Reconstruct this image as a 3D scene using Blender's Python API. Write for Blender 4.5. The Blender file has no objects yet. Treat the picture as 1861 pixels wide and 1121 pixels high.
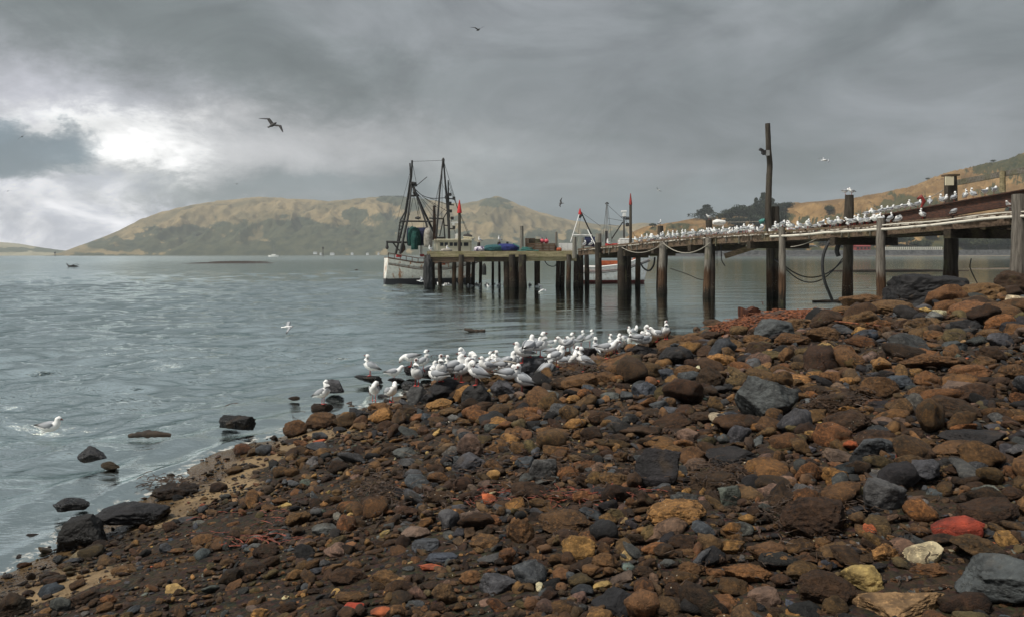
import bpy, bmesh, math, random
import numpy as np
from mathutils import Vector, Matrix
from mathutils.bvhtree import BVHTree

random.seed(7)
rng = np.random.default_rng(11)
PI = math.pi
R = math.radians
scene = bpy.context.scene
COL = scene.collection

# ------------------------------------------------------------------ camera
F = 1400.0                     # focal length in photo pixels (1861 wide)
H = 2.3                        # eye height above the water
HORIZON = 462.0
ROLL = R(0.12)
RIGHT = np.array([math.cos(ROLL), 0, -math.sin(ROLL)])
UP = np.array([math.sin(ROLL), 0, math.cos(ROLL)])
FWD = np.array([0, 1.0, 0])
cd = bpy.data.cameras.new('camera')
cam = bpy.data.objects.new('camera', cd)
COL.objects.link(cam)
cd.sensor_width = 36
cd.lens = F / 1861 * 36
cd.shift_y = -(560.5 - HORIZON) / 1861
cd.clip_start = 0.1
cd.clip_end = 20000
M4 = Matrix(((RIGHT[0], UP[0], -FWD[0], 0), (RIGHT[1], UP[1], -FWD[1], 0), (RIGHT[2], UP[2], -FWD[2], H), (0, 0, 0, 1)))
cam.matrix_world = M4
scene.camera = cam
scene.view_settings.view_transform = 'Standard'
scene.view_settings.look = 'None'
scene.view_settings.exposure = 0.0
scene.view_settings.gamma = 1.0
scene.cycles.max_bounces = 6
scene.cycles.diffuse_bounces = 3
scene.cycles.glossy_bounces = 3
scene.cycles.transparent_max_bounces = 8
scene.cycles.volume_bounces = 0
scene.cycles.use_denoising = True
scene.cycles.sample_clamp_indirect = 6


def ray(px, py):
    d = FWD + RIGHT * ((px - 930.5) / F) - UP * ((py - HORIZON) / F)
    return d


def P(px, py, Y):
    """world point seen at photo pixel (px,py) at distance Y"""
    d = ray(px, py)
    return Vector((d[0] * Y, Y, H + d[2] * Y))


def to_px(x, y, z):
    v = np.array([x, y, z - H])
    return 930.5 + F * (v @ RIGHT) / v[1], HORIZON - F * (v @ UP) / v[1]


# ------------------------------------------------------------------ node helper
class NT:
    def __init__(s, tree):
        s.t = tree
        s.t.nodes.clear()

    def n(s, typ, **kw):
        nd = s.t.nodes.new(typ)
        for k, v in kw.items():
            if k.startswith('i_'):
                nd.inputs[k[2:].replace('_', ' ')].default_value = v
            else:
                setattr(nd, k, v)
        return nd

    def l(s, a, b):
        s.t.links.new(a, b)

    def _in(s, sock, v):
        if v is None:
            return
        if hasattr(v, 'links') or hasattr(v, 'is_output'):
            s.l(v, sock)
        else:
            sock.default_value = v

    def math(s, op, a, b=None, c=None, clamp=False):
        nd = s.n('ShaderNodeMath', operation=op, use_clamp=clamp)
        s._in(nd.inputs[0], a)
        s._in(nd.inputs[1], b)
        s._in(nd.inputs[2], c)
        return nd.outputs[0]

    def mix(s, f, a, b, blend='MIX'):
        nd = s.n('ShaderNodeMix', data_type='RGBA', blend_type=blend)
        s._in(nd.inputs[0], f)
        for sock, v in ((nd.inputs[6], a), (nd.inputs[7], b)):
            if isinstance(v, (tuple, list)) and len(v) == 3:
                v = (*v, 1)
            s._in(sock, v)
        return nd.outputs[2]

    def noise(s, vec, scale, detail=4, rough=.55, dist=0.0, fac=True):
        nd = s.n('ShaderNodeTexNoise')
        nd.inputs['Scale'].default_value = scale
        nd.inputs['Detail'].default_value = detail
        nd.inputs['Roughness'].default_value = rough
        nd.inputs['Distortion'].default_value = dist
        if vec is not None:
            s.l(vec, nd.inputs['Vector'])
        return nd.outputs[0 if fac else 1]

    def ss(s, v, a, b, lo=0.0, hi=1.0):
        nd = s.n('ShaderNodeMapRange', interpolation_type='SMOOTHSTEP')
        s._in(nd.inputs[0], v)
        nd.inputs[1].default_value = a
        nd.inputs[2].default_value = b
        nd.inputs[3].default_value = lo
        nd.inputs[4].default_value = hi
        return nd.outputs[0]

    def map(s, vec, scale=(1, 1, 1), loc=(0, 0, 0), rot=(0, 0, 0)):
        nd = s.n('ShaderNodeMapping')
        s.l(vec, nd.inputs[0])
        nd.inputs['Location'].default_value = loc
        nd.inputs['Rotation'].default_value = rot
        nd.inputs['Scale'].default_value = scale
        return nd.outputs[0]

    def bump(s, h, strength, dist, normal=None):
        nd = s.n('ShaderNodeBump')
        nd.inputs['Strength'].default_value = strength
        nd.inputs['Distance'].default_value = dist
        s.l(h, nd.inputs['Height'])
        if normal is not None:
            s.l(normal, nd.inputs['Normal'])
        return nd.outputs[0]


# ------------------------------------------------------------------ world: layered overcast
SUN_EL, SUN_AZ = R(58), R(-120)        # azimuth measured from +Y towards +X: light from high on the left
world = bpy.data.worlds.new('World')
scene.world = world
world.use_nodes = True
w = NT(world.node_tree)
tc = w.n('ShaderNodeTexCoord')
sep = w.n('ShaderNodeSeparateXYZ')
w.l(tc.outputs['Generated'], sep.inputs[0])
X_, Y_, Z_ = sep.outputs
az = w.math('ARCTAN2', X_, Y_)
el = w.math('ARCSINE', Z_)
# soft cloud turbulence: flattened bands towards the horizon
zc = w.math('ADD', w.math('MAXIMUM', Z_, 0.0), 0.16)
comb = w.n('ShaderNodeCombineXYZ')
w.l(w.math('DIVIDE', X_, zc), comb.inputs[0])
w.l(w.math('DIVIDE', Y_, zc), comb.inputs[1])
plane = comb.outputs[0]
ang = w.n('ShaderNodeCombineXYZ')
w.l(az, ang.inputs[0])
w.l(w.math('MULTIPLY', el, 1.9), ang.inputs[1])
ang = ang.outputs[0]
n_big = w.noise(plane, 0.75, 5, .5, .6)
n_soft = w.noise(ang, 4.2, 3, .5, .8)
n_fine = w.noise(ang, 13.0, 5, .6, .4)
warp = w.noise(ang, 9.0, 8, .68, .2, fac=False)
ws = w.n('ShaderNodeSeparateXYZ')
w.l(warp, ws.inputs[0])
waz = w.math('ADD', az, w.math('MULTIPLY', w.math('SUBTRACT', ws.outputs[0], .5), .22))
wel = w.math('ADD', el, w.math('MULTIPLY', w.math('SUBTRACT', ws.outputs[1], .5), .13))


def sky_blob(px, py, sx, sy, sharp=None, rot=0.0):
    """soft patch of cloud centred on the direction of a photo pixel; sx, sy in pixels"""
    d = ray(px, py)
    d = d / np.linalg.norm(d)
    a0, e0 = math.atan2(d[0], d[1]), math.asin(d[2])
    u = w.math('DIVIDE', w.math('SUBTRACT', waz, a0), sx / F)
    v = w.math('DIVIDE', w.math('SUBTRACT', wel, e0), sy / F)
    if rot:
        c, s_ = math.cos(rot), math.sin(rot)
        u, v = (w.math('ADD', w.math('MULTIPLY', u, c), w.math('MULTIPLY', v, s_ * sy / sx)),
                w.math('SUBTRACT', w.math('MULTIPLY', v, c), w.math('MULTIPLY', u, s_ * sx / sy)))
    r2 = w.math('ADD', w.math('MULTIPLY', u, u), w.math('MULTIPLY', v, v))
    if sharp:
        return w.ss(r2, sharp, 0.45, 0.0, 1.0) if False else w.ss(r2, 1.0 + sharp, 1.0 - sharp)
    return w.math('POWER', 2.718, w.math('MULTIPLY', r2, -1.0))


def inv(n):
    return w.math('SUBTRACT', 1.0, n)


base = w.mix(w.ss(n_big, .33, .66), (.140, .160, .165), (.265, .282, .302))
base = w.mix(w.math('MULTIPLY', w.ss(n_soft, .38, .68), .45), base, (.34, .36, .38))
base = w.mix(w.math('MULTIPLY', w.ss(w.noise(plane, 2.1, 7, .62, .3), .45, .68), .45), base, (.145, .167, .172))
# darker heavy mass across the top, slate towards the right horizon
base = w.mix(w.math('MULTIPLY', sky_blob(520, 125, 420, 75, rot=-.1), .78), base, (.125, .148, .146))
base = w.mix(w.math('MULTIPLY', sky_blob(60, 30, 260, 60), .5), base, (.155, .18, .178))
base = w.mix(w.math('MULTIPLY', sky_blob(1500, 180, 520, 90), .35), base, (.21, .222, .24))
base = w.mix(w.math('MULTIPLY', sky_blob(1250, 400, 560, 60), .75), base, (.185, .232, .262))
base = w.mix(w.math('MULTIPLY', sky_blob(900, 300, 220, 60), .45), base, (.29, .315, .32))
base = w.mix(w.math('MULTIPLY', sky_blob(830, 60, 240, 40), .3), base, (.30, .32, .34))
base = w.mix(w.math('MULTIPLY', sky_blob(820, 335, 60, 60), .5), base, (.46, .49, .49))
# the lighter veil on the left and centre
base = w.mix(w.math('MULTIPLY', sky_blob(450, 258, 330, 58, rot=.03), .92), base, (.52, .52, .53))
base = w.mix(w.math('MULTIPLY', sky_blob(40, 155, 210, 62), .85), base, (.56, .56, .62))
# slate blue streak and bright cumulus gap
base = w.mix(w.math('MULTIPLY', sky_blob(480, 345, 400, 24), .85), base, (.185, .222, .238))
# low lavender white clouds on the far left
low = w.mix(w.ss(n_fine, .35, .68), (.56, .58, .66), (1.15, 1.14, 1.18))
base = w.mix(sky_blob(-60, 405, 380, 88, .5), base, low)
base = w.mix(w.math('MULTIPLY', sky_blob(320, 352, 110, 22), .7), base, (.20, .23, .24))
base = w.mix(w.math('MULTIPLY', sky_blob(240, 266, 92, 37), 1.0), base, (1.35, 1.34, 1.32))
base = w.mix(w.math('MULTIPLY', sky_blob(140, 215, 110, 26), .95), base, (1.05, 1.05, 1.04))
base = w.mix(w.math('MULTIPLY', sky_blob(20, 262, 120, 46, .75), .95), base, (.165, .225, .27))
# overhead (outside the frame) an overcast sky is brighter than at the horizon
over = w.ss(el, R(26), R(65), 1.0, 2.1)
below = w.ss(Z_, -0.06, -0.005, 0.4, 1.0)
n_puff = w.noise(ang, 5.0, 9, .62, .9)
pf = w.ss(n_puff, .32, .68, .84, 1.17)
pc = w.n('ShaderNodeCombineXYZ')
for k_ in range(3):
    w.l(pf, pc.inputs[k_])
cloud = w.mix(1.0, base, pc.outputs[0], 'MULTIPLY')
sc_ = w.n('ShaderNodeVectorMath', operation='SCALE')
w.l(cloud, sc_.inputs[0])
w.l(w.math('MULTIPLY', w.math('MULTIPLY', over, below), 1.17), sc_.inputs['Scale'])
sky = w.n('ShaderNodeTexSky', sky_type='NISHITA')
sky.sun_disc = False
sky.sun_elevation = SUN_EL
sky.sun_rotation = SUN_AZ
bg1 = w.n('ShaderNodeBackground')
w.l(sky.outputs[0], bg1.inputs[0])
bg1.inputs[1].default_value = 0.08
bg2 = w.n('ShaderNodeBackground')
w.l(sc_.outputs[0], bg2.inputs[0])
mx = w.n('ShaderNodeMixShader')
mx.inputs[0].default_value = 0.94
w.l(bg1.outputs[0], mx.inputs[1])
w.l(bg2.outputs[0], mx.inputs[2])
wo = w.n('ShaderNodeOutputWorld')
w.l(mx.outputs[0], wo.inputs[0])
world.cycles.sampling_method = 'MANUAL'
world.cycles.sample_map_resolution = 512

sd = bpy.data.lights.new('sun', 'SUN')
sd.energy = 4.1
sd.angle = R(10)
sd.color = (1, .94, .84)
sun = bpy.data.objects.new('sun', sd)
COL.objects.link(sun)
sv = Vector((math.sin(SUN_AZ) * math.cos(SUN_EL), math.cos(SUN_AZ) * math.cos(SUN_EL), math.sin(SUN_EL)))
sun.rotation_euler = sv.to_track_quat('Z', 'Y').to_euler()


# ------------------------------------------------------------------ numpy noise
def _hash(ix, iy, iz, seed):
    h = (ix * 374761393 + iy * 668265263 + iz * 2147483647 + seed * 1274126177) & 0xFFFFFFFF
    h = ((h ^ (h >> 13)) * 1274126177) & 0xFFFFFFFF
    h = h ^ (h >> 16)
    return (h & 0xFFFF) / 65535.0


def vnoise(p, seed=0):
    p = np.asarray(p, float)
    i = np.floor(p).astype(np.int64)
    f = p - i
    f = f * f * (3 - 2 * f)
    out = 0
    for dx in (0, 1):
        wx = f[:, 0] if dx else 1 - f[:, 0]
        for dy in (0, 1):
            wy = f[:, 1] if dy else 1 - f[:, 1]
            for dz in (0, 1):
                wz = f[:, 2] if dz else 1 - f[:, 2]
                out = out + wx * wy * wz * _hash(i[:, 0] + dx, i[:, 1] + dy, i[:, 2] + dz, seed)
    return out


def fbm(p, oct=4, seed=0, gain=.5):
    a, s, t, p = 1.0, 0, 0, np.asarray(p, float)
    for k in range(oct):
        s = s + a * (vnoise(p, seed + k * 17) - .5) * 2
        t += a
        a *= gain
        p = p * 2.03 + 11.3
    return s / t


# ------------------------------------------------------------------ object helpers
def tag(o, label=None, cat=None, group=None, kind=None):
    if label:
        o['label'] = label
    if cat:
        o['category'] = cat
    if group:
        o['group'] = group
    if kind:
        o['kind'] = kind
    return o


def empty(name, loc=(0, 0, 0)):
    o = bpy.data.objects.new(name, None)
    o.location = loc
    o.empty_display_size = .2
    COL.objects.link(o)
    return o


def mesh_np(name, V, Fc, mat=None, parent=None, smooth=True, loc=None, attrs=None):
    V = np.asarray(V, np.float32)
    Fc = np.asarray(Fc, np.int32)
    me = bpy.data.meshes.new(name)
    k = Fc.shape[1]
    me.vertices.add(len(V))
    me.vertices.foreach_set('co', V.ravel())
    me.loops.add(len(Fc) * k)
    me.loops.foreach_set('vertex_index', Fc.ravel())
    me.polygons.add(len(Fc))
    me.polygons.foreach_set('loop_start', np.arange(0, len(Fc) * k, k, dtype=np.int32))
    me.polygons.foreach_set('loop_total', np.full(len(Fc), k, np.int32))
    me.update(calc_edges=True)
    me.polygons.foreach_set('use_smooth', np.full(len(Fc), smooth))
    for an, (tp, arr) in (attrs or {}).items():
        a = me.attributes.new(an, tp, 'POINT')
        a.data.foreach_set('color' if tp == 'FLOAT_COLOR' else 'value', np.asarray(arr, np.float32).ravel())
    if mat:
        me.materials.append(mat)
    o = bpy.data.objects.new(name, me)
    COL.objects.link(o)
    if loc is not None:
        o.location = loc
    if parent:
        o.parent = parent
    return o


class MB:
    """collects shapes given in world coordinates; build() links them as ONE mesh"""
    def __init__(s):
        s.v, s.f = [], []

    def add(s, vs, fs):
        b = len(s.v)
        s.v += [tuple(v) for v in vs]
        s.f += [tuple(i + b for i in f) for f in fs]
        return s

    def hexa(s, c8):
        return s.add(c8, [(0, 3, 2, 1), (4, 5, 6, 7), (0, 1, 5, 4), (1, 2, 6, 5), (2, 3, 7, 6), (3, 0, 4, 7)])

    def box(s, c, size, rz=0.0, rot=None):
        m = rot or Matrix.Rotation(rz, 3, 'Z')
        c = Vector(c)
        hx, hy, hz = [q / 2 for q in size]
        return s.hexa([c + m @ Vector(q) for q in ((-hx, -hy, -hz), (hx, -hy, -hz), (hx, hy, -hz), (-hx, hy, -hz),
                                                   (-hx, -hy, hz), (hx, -hy, hz), (hx, hy, hz), (-hx, hy, hz))])

    def beam(s, a, b, wd, ht, up=(0, 0, 1)):
        a, b = Vector(a), Vector(b)
        d = (b - a).normalized()
        sd_ = d.cross(Vector(up))
        if sd_.length < 1e-4:
            sd_ = Vector((1, 0, 0))
        sd_.normalize()
        u = sd_.cross(d)
        c = []
        for q in (a, b):
            for i, j in ((-1, -1), (1, -1), (1, 1), (-1, 1)):
                c.append(q + sd_ * (i * wd / 2) + u * (j * ht / 2))
        return s.add(c, [(0, 3, 2, 1), (4, 5, 6, 7), (0, 1, 5, 4), (1, 2, 6, 5), (2, 3, 7, 6), (3, 0, 4, 7)])

    def tube(s, pts, r, seg=8, wob=0.0, caps=True):
        pts = [Vector(p) for p in pts]
        n = len(pts)
        rr = r if isinstance(r, (list, tuple)) else [r] * n
        vs, fs = [], []
        ref = None
        for i, p in enumerate(pts):
            d = (pts[min(i + 1, n - 1)] - pts[max(i - 1, 0)])
            if d.length < 1e-9:
                d = Vector((0, 0, 1))
            d.normalize()
            if ref is None:
                ref = Vector((0, 0, 1)) if abs(d.z) < .9 else Vector((1, 0, 0))
            a = d.cross(ref).normalized()
            b = a.cross(d).normalized()
            ref = b
            for k in range(seg):
                t = 2 * PI * k / seg
                q = rr[i] * (1 + (random.uniform(-wob, wob) if wob else 0))
                vs.append(p + (a * math.cos(t) + b * math.sin(t)) * q)
        for i in range(n - 1):
            for k in range(seg):
                k2 = (k + 1) % seg
                fs.append((i * seg + k, i * seg + k2, (i + 1) * seg + k2, (i + 1) * seg + k))
        if caps:
            fs.append(tuple(range(seg - 1, -1, -1)))
            fs.append(tuple((n - 1) * seg + k for k in range(seg)))
        return s.add(vs, fs)

    def grid(s, rows):
        """rows of points -> surface"""
        n, m = len(rows), len(rows[0])
        return s.add([p for r_ in rows for p in r_],
                     [(i * m + j, i * m + j + 1, (i + 1) * m + j + 1, (i + 1) * m + j) for i in range(n - 1) for j in range(m - 1)])

    def build(s, name, mat, parent=None, smooth=False, bevel=0, label=None, loc=None):
        me = bpy.data.meshes.new(name)
        off = Vector(parent.location) if parent else (Vector(loc) if loc is not None else Vector((0, 0, 0)))
        if parent and parent.parent:
            off = off + Vector(parent.parent.location)
        if parent and parent.type == 'MESH':
            off = Vector(parent.get('_off', (0, 0, 0)))
        me.from_pydata([Vector(v) - off for v in s.v], [], s.f)
        me.update()
        if smooth:
            me.polygons.foreach_set('use_smooth', [True] * len(me.polygons))
            try:
                me.set_sharp_from_angle(angle=R(40))
            except Exception:
                pass
        if mat:
            me.materials.append(mat)
        o = bpy.data.objects.new(name, me)
        COL.objects.link(o)
        if parent:
            o.parent = parent
        elif loc is not None:
            o.location = loc
        o['_off'] = tuple(off)
        if bevel:
            b = o.modifiers.new('bevel', 'BEVEL')
            b.width = bevel
            b.segments = 2
        if label:
            o['label'] = label
        return o


def curve_pts(pts, n=10):
    """Catmull-Rom through the points"""
    pts = [Vector(p) for p in pts]
    q = [pts[0] * 2 - pts[1]] + pts + [pts[-1] * 2 - pts[-2]]
    out = []
    for i in range(1, len(q) - 2):
        for k in range(n):
            t = k / n
            a, b, c, d = q[i - 1], q[i], q[i + 1], q[i + 2]
            out.append(.5 * ((2 * b) + (c - a) * t + (2 * a - 5 * b + 4 * c - d) * t * t + (3 * b - a - 3 * c + d) * t ** 3))
    out.append(pts[-1])
    return out


def sag(a, b, drop, n=12):
    a, b = Vector(a), Vector(b)
    return [a.lerp(b, i / n) - Vector((0, 0, drop * 4 * (i / n) * (1 - i / n))) for i in range(n + 1)]


# ------------------------------------------------------------------ materials
def new_mat(name):
    m = bpy.data.materials.new(name)
    m.use_nodes = True
    return m, NT(m.node_tree)


def finish(m, t, color, rough=.7, normal=None, spec=.5, metal=0.0, extra=None):
    b = t.n('ShaderNodeBsdfPrincipled')
    if isinstance(color, (tuple, list)):
        b.inputs['Base Color'].default_value = (*color[:3], 1)
    else:
        t.l(color, b.inputs['Base Color'])
    t._in(b.inputs['Roughness'], rough)
    b.inputs['Metallic'].default_value = metal
    b.inputs['Specular IOR Level'].default_value = spec
    if normal is not None:
        t.l(normal, b.inputs['Normal'])
    o = t.n('ShaderNodeOutputMaterial')
    t.l(b.outputs[0], o.inputs[0])
    return m


def simple(name, c1, c2=None, rough=.6, scale=6.0, bump=.15, bdist=.01, metal=0.0, stretch=(1, 1, 1), det=5, lo=.35, hi=.65, spec=.4):
    m, t = new_mat(name)
    co = t.n('ShaderNodeTexCoord').outputs['Object']
    v = t.map(co, stretch)
    n = t.noise(v, scale, det, .6)
    c2 = c2 or tuple(q * .6 for q in c1)
    col = t.mix(t.ss(n, lo, hi), (*c2,), (*c1,))
    nn = t.noise(v, scale * 5, 4, .6)
    return finish(m, t, col, rough, t.bump(nn, bump, bdist), spec, metal)


def rock_mat(name, source, kind):
    m, t = new_mat(name)
    if source == 'object':
        oi = t.n('ShaderNodeObjectInfo')
        col = oi.outputs['Color']
        co = t.n('ShaderNodeTexCoord').outputs['Object']
        va = t.n('ShaderNodeVectorMath', operation='ADD')
        t.l(co, va.inputs[0])
        t.l(t.math('MULTIPLY', oi.outputs['Random'], 50.0), va.inputs[1])
        co = va.outputs[0]
    else:
        at = t.n('ShaderNodeAttribute', attribute_name='Col')
        col = at.outputs['Color']
        co = t.n('ShaderNodeTexCoord').outputs['Object']
    zs = t.n('ShaderNodeSeparateXYZ')
    t.l(t.n('ShaderNodeNewGeometry').outputs['Position'], zs.inputs[0])
    wet = t.ss(t.math('ADD', zs.outputs[2], t.math('MULTIPLY', t.noise(co, 4.0, 3, .5), .10)), .30, .15)      # washed by the waves: darker and glossy
    col = t.mix(wet, col, t.mix(1.0, col, (.42, .40, .40), 'MULTIPLY'))
    gloss = t.math('MULTIPLY', wet, .32)
    dark = t.mix(1.0, col, (.22, .21, .21), 'MULTIPLY')
    lite = t.mix(1.0, col, (2.0, 1.9, 1.75), 'MULTIPLY')
    n1 = t.noise(co, 9.0, 6, .65)
    n2 = t.noise(co, 45.0, 5, .7)
    n3 = t.noise(co, 160.0, 3, .7)
    if kind == 'weedy':
        c = t.mix(t.ss(n1, .3, .7), dark, col)
        c = t.mix(t.math('MULTIPLY', t.ss(n2, .42, .75), .85), c, lite)
        c = t.mix(t.math('MULTIPLY', t.ss(t.noise(co, 5.5, 4, .6), .58, .68), .65), c, (.030, .023, .013))
        c = t.mix(t.math('MULTIPLY', t.ss(t.noise(co, 4.0, 4, .6), .62, .75), .5), c, (.10, .075, .02))
        h = t.math('ADD', t.math('MULTIPLY', n2, .6), t.math('MULTIPLY', n3, .5))
        nm = t.bump(h, 1.0, .034)
        # clinging whelks and shell specks
        vo = t.n('ShaderNodeTexVoronoi')
        t.l(co, vo.inputs['Vector'])
        vo.inputs['Scale'].default_value = 34
        sp = t.math('MULTIPLY', t.ss(vo.outputs['Distance'], .13, .08), t.ss(t.noise(co, 3.0, 3, .6), .60, .68))
        c = t.mix(sp, c, (.55, .50, .40))
        return finish(m, t, c, t.math('SUBTRACT', t.ss(n2, .3, .7, .6, .9), gloss), nm, .3)
    if kind == 'basalt':
        c = t.mix(t.ss(n1, .3, .72), dark, col)
        c = t.mix(t.math('MULTIPLY', t.ss(n2, .5, .8), .6), c, lite)
        c = t.mix(t.math('MULTIPLY', t.ss(t.noise(co, 3.0, 5, .6), .60, .70), .35), c, (.085, .055, .03))
        v = t.map(co, (3, 3, 14), rot=(.4, .2, 0))
        h = t.math('ADD', t.math('MULTIPLY', t.noise(co, 28.0, 6, .7), .8), t.math('MULTIPLY', t.noise(v, 2.5, 4, .6), .35))
        nm = t.bump(h, .9, .03)
        return finish(m, t, c, t.math('SUBTRACT', t.ss(n1, .3, .7, .45, .72), gloss), nm, .28)
    # plain stone
    c = t.mix(t.ss(n1, .3, .7), dark, col)
    c = t.mix(t.math('MULTIPLY', t.ss(n2, .5, .78), .5), c, lite)
    c = t.mix(t.math('MULTIPLY', t.ss(t.noise(co, 6.0, 5, .65), .6, .7), .5), c, (.05, .035, .02))
    h = t.math('ADD', t.math('MULTIPLY', n2, .6), t.math('MULTIPLY', n3, .3))
    return finish(m, t, c, t.math('SUBTRACT', t.ss(n1, .3, .7, .5, .8), gloss), t.bump(h, .9, .028), .35)


MAT = {}
MAT['weedy'] = rock_mat('rock_weed_covered', 'object', 'weedy')
MAT['basalt'] = rock_mat('rock_basalt', 'object', 'basalt')
MAT['plain'] = rock_mat('rock_plain', 'object', 'plain')
MAT['pebble'] = rock_mat('pebble_mix', 'attr', 'plain')
MAT['pebble_weedy'] = rock_mat('pebble_weedy', 'attr', 'weedy')


def pile_mat(name, pale, brown):
    """weathered timber: pale and dry above, brown then near-black below the tide line (world height)"""
    m, t = new_mat(name)
    pos = t.n('ShaderNodeNewGeometry').outputs['Position']
    sp = t.n('ShaderNodeSeparateXYZ')
    t.l(pos, sp.inputs[0])
    v = t.map(pos, (9, 9, .7))
    n = t.noise(v, 1.6, 6, .65)
    fine = t.noise(t.map(pos, (30, 30, 1.2)), 1.5, 5, .7)
    big = t.noise(pos, 1.3, 3, .6)
    zz = t.math('ADD', sp.outputs[2], t.math('MULTIPLY', t.math('SUBTRACT', n, .5), 1.3))
    up = t.mix(t.ss(n, .35, .65), tuple(q * .5 for q in pale), pale)
    mid = t.mix(t.ss(n, .35, .65), tuple(q * .45 for q in brown), brown)
    c = t.mix(t.ss(zz, 1.25, 1.75), mid, up)
    c = t.mix(t.ss(zz, .75, .15), c, (.018, .014, .010))
    c = t.mix(t.math('MULTIPLY', t.ss(fine, .58, .68), .7), c, (.02, .016, .012))
    c = t.mix(t.math('MULTIPLY', t.ss(big, .6, .7), .4), c, (.10, .10, .05))
    vo = t.n('ShaderNodeTexVoronoi')
    t.l(pos, vo.inputs['Vector'])
    vo.inputs['Scale'].default_value = 16
    band = t.math('MULTIPLY', t.ss(zz, 1.15, .85), t.ss(zz, .1, .4))
    brn = t.math('MULTIPLY', t.math('MULTIPLY', t.ss(vo.outputs['Distance'], .34, .22), t.ss(t.noise(pos, 2.2, 4, .6), .46, .56)), band)
    c = t.mix(t.math('MULTIPLY', brn, .8), c, (.20, .18, .14))
    hh = t.math('ADD', t.math('ADD', n, fine), t.math('MULTIPLY', brn, .8))
    return finish(m, t, c, .85, t.bump(hh, .9, .05), .2)


def wood_mat(name, c1, c2, along='X', moss=0.3, dark=(.03, .022, .016)):
    m, t = new_mat(name)
    pos = t.n('ShaderNodeTexCoord').outputs['Object']
    st = {'X': (.8, 9, 9), 'Y': (9, .8, 9), 'Z': (9, 9, .8)}[along]
    n = t.noise(t.map(pos, st), 1.5, 6, .65)
    b = t.noise(pos, 1.1, 5, .6)
    f = t.noise(pos, 14, 5, .7)
    c = t.mix(t.ss(n, .33, .67), c2, c1)
    c = t.mix(t.math('MULTIPLY', t.ss(f, .55, .7), .6), c, dark)
    c = t.mix(t.math('MULTIPLY', t.ss(b, .5, .65), moss), c, (.11, .115, .035))
    return finish(m, t, c, .85, t.bump(t.math('ADD', n, f), .7, .03), .2)


MAT['pile_dark'] = pile_mat('timber_pile_dark', (.085, .072, .058), (.075, .042, .024))
MAT['pile_pale'] = pile_mat('timber_pile_pale', (.23, .205, .175), (.10, .055, .030))
MAT['pile_wet'] = pile_mat('timber_pile_wet', (.05, .042, .034), (.04, .026, .018))
MAT['wood_grey'] = wood_mat('timber_grey', (.20, .185, .16), (.10, .09, .075), 'X')
MAT['wood_brown'] = wood_mat('timber_brown', (.17, .12, .085), (.07, .048, .034), 'X', .2)
MAT['wood_green'] = wood_mat('timber_green', (.33, .28, .17), (.17, .145, .085), 'X', .4)
MAT['wood_dark'] = wood_mat('timber_dark', (.055, .042, .03), (.025, .02, .015), 'X', .2)
MAT['wood_post'] = wood_mat('timber_post', (.23, .215, .185), (.11, .10, .085), 'Z', .25)
MAT['stump'] = wood_mat('timber_stump', (.10, .04, .022), (.03, .012, .01), 'Z', .0)
MAT['droppings'] = simple('guano_planks', (.50, .46, .40), (.16, .12, .09), .9, 5.0, .3, lo=.42, hi=.56)
MAT['rust'] = simple('rusty_steel', (.10, .042, .026), (.035, .020, .016), .85, 7.0, .6, .02, stretch=(1, 1, 3))
MAT['iron'] = simple('dark_iron', (.045, .043, .042), (.018, .017, .017), .65, 8.0, .3)
MAT['iron_rusty'] = simple('rusted_iron', (.10, .055, .035), (.03, .022, .018), .8, 4.0, .3)
MAT['pipe'] = simple('pale_pipe', (.62, .58, .50), (.34, .30, .25), .6, 2.0, .1, lo=.3, hi=.5)
MAT['rope'] = simple('pale_rope', (.36, .33, .28), (.18, .16, .13), .9, 30.0, .4)
MAT['rope_dark'] = simple('dark_rope', (.03, .03, .032), (.012, .012, .013), .7, 20.0, .3)
MAT['rope_teal'] = simple('teal_rope', (.10, .30, .27), (.04, .14, .13), .9, 30.0, .4)
MAT['white'] = simple('white_paint', (.72, .72, .70), (.50, .48, .44), .5, 2.5, .1, lo=.28, hi=.45)
MAT['cream'] = simple('cream_paint', (.66, .60, .44), (.42, .34, .22), .55, 3.0, .1, lo=.28, hi=.45)
MAT['red'] = simple('red_paint', (.58, .035, .035), (.34, .02, .02), .5, 5.0, .1)
MAT['red_dark'] = simple('dark_red_paint', (.30, .035, .03), (.16, .02, .018), .6, 5.0, .1)
MAT['orange'] = simple('orange_gear', (.42, .10, .035), (.24, .05, .02), .6, 5.0, .2)
MAT['pink'] = simple('pink_buoy', (.62, .11, .14), (.40, .06, .08), .4, 5.0, .1)
MAT['window'] = simple('dark_glass', (.02, .025, .03), (.015, .018, .02), .08, 2.0, .0)
MAT['net_teal'] = simple('teal_net', (.012, .085, .068), (.005, .03, .03), .9, 14.0, .9, .05)
MAT['net_navy'] = simple('navy_net', (.022, .030, .085), (.008, .010, .03), .9, 14.0, .9, .05)
MAT['net_blue'] = simple('blue_net', (.030, .045, .20), (.012, .018, .09), .9, 14.0, .9, .05)
MAT['net_green'] = simple('green_blue_net', (.035, .13, .14), (.012, .05, .06), .9, 14.0, .9, .05)
MAT['purple'] = simple('purple_white_sack', (.60, .56, .62), (.07, .05, .11), .8, 5.0, .5, lo=.45, hi=.55)
MAT['bag'] = simple('grey_bag', (.34, .32, .28), (.20, .18, .155), .85, 5.0, .3)
MAT['wicker'] = simple('slatted_brown', (.16, .095, .055), (.05, .03, .02), .85, 16.0, .6, .02, stretch=(1, 1, 4))
MAT['tyre'] = simple('black_rubber', (.018, .018, .018), (.01, .01, .01), .8, 8.0, .3)
MAT['shed_red'] = simple('red_boards', (.32, .045, .035), (.22, .03, .025), .7, .8, .1)
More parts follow.
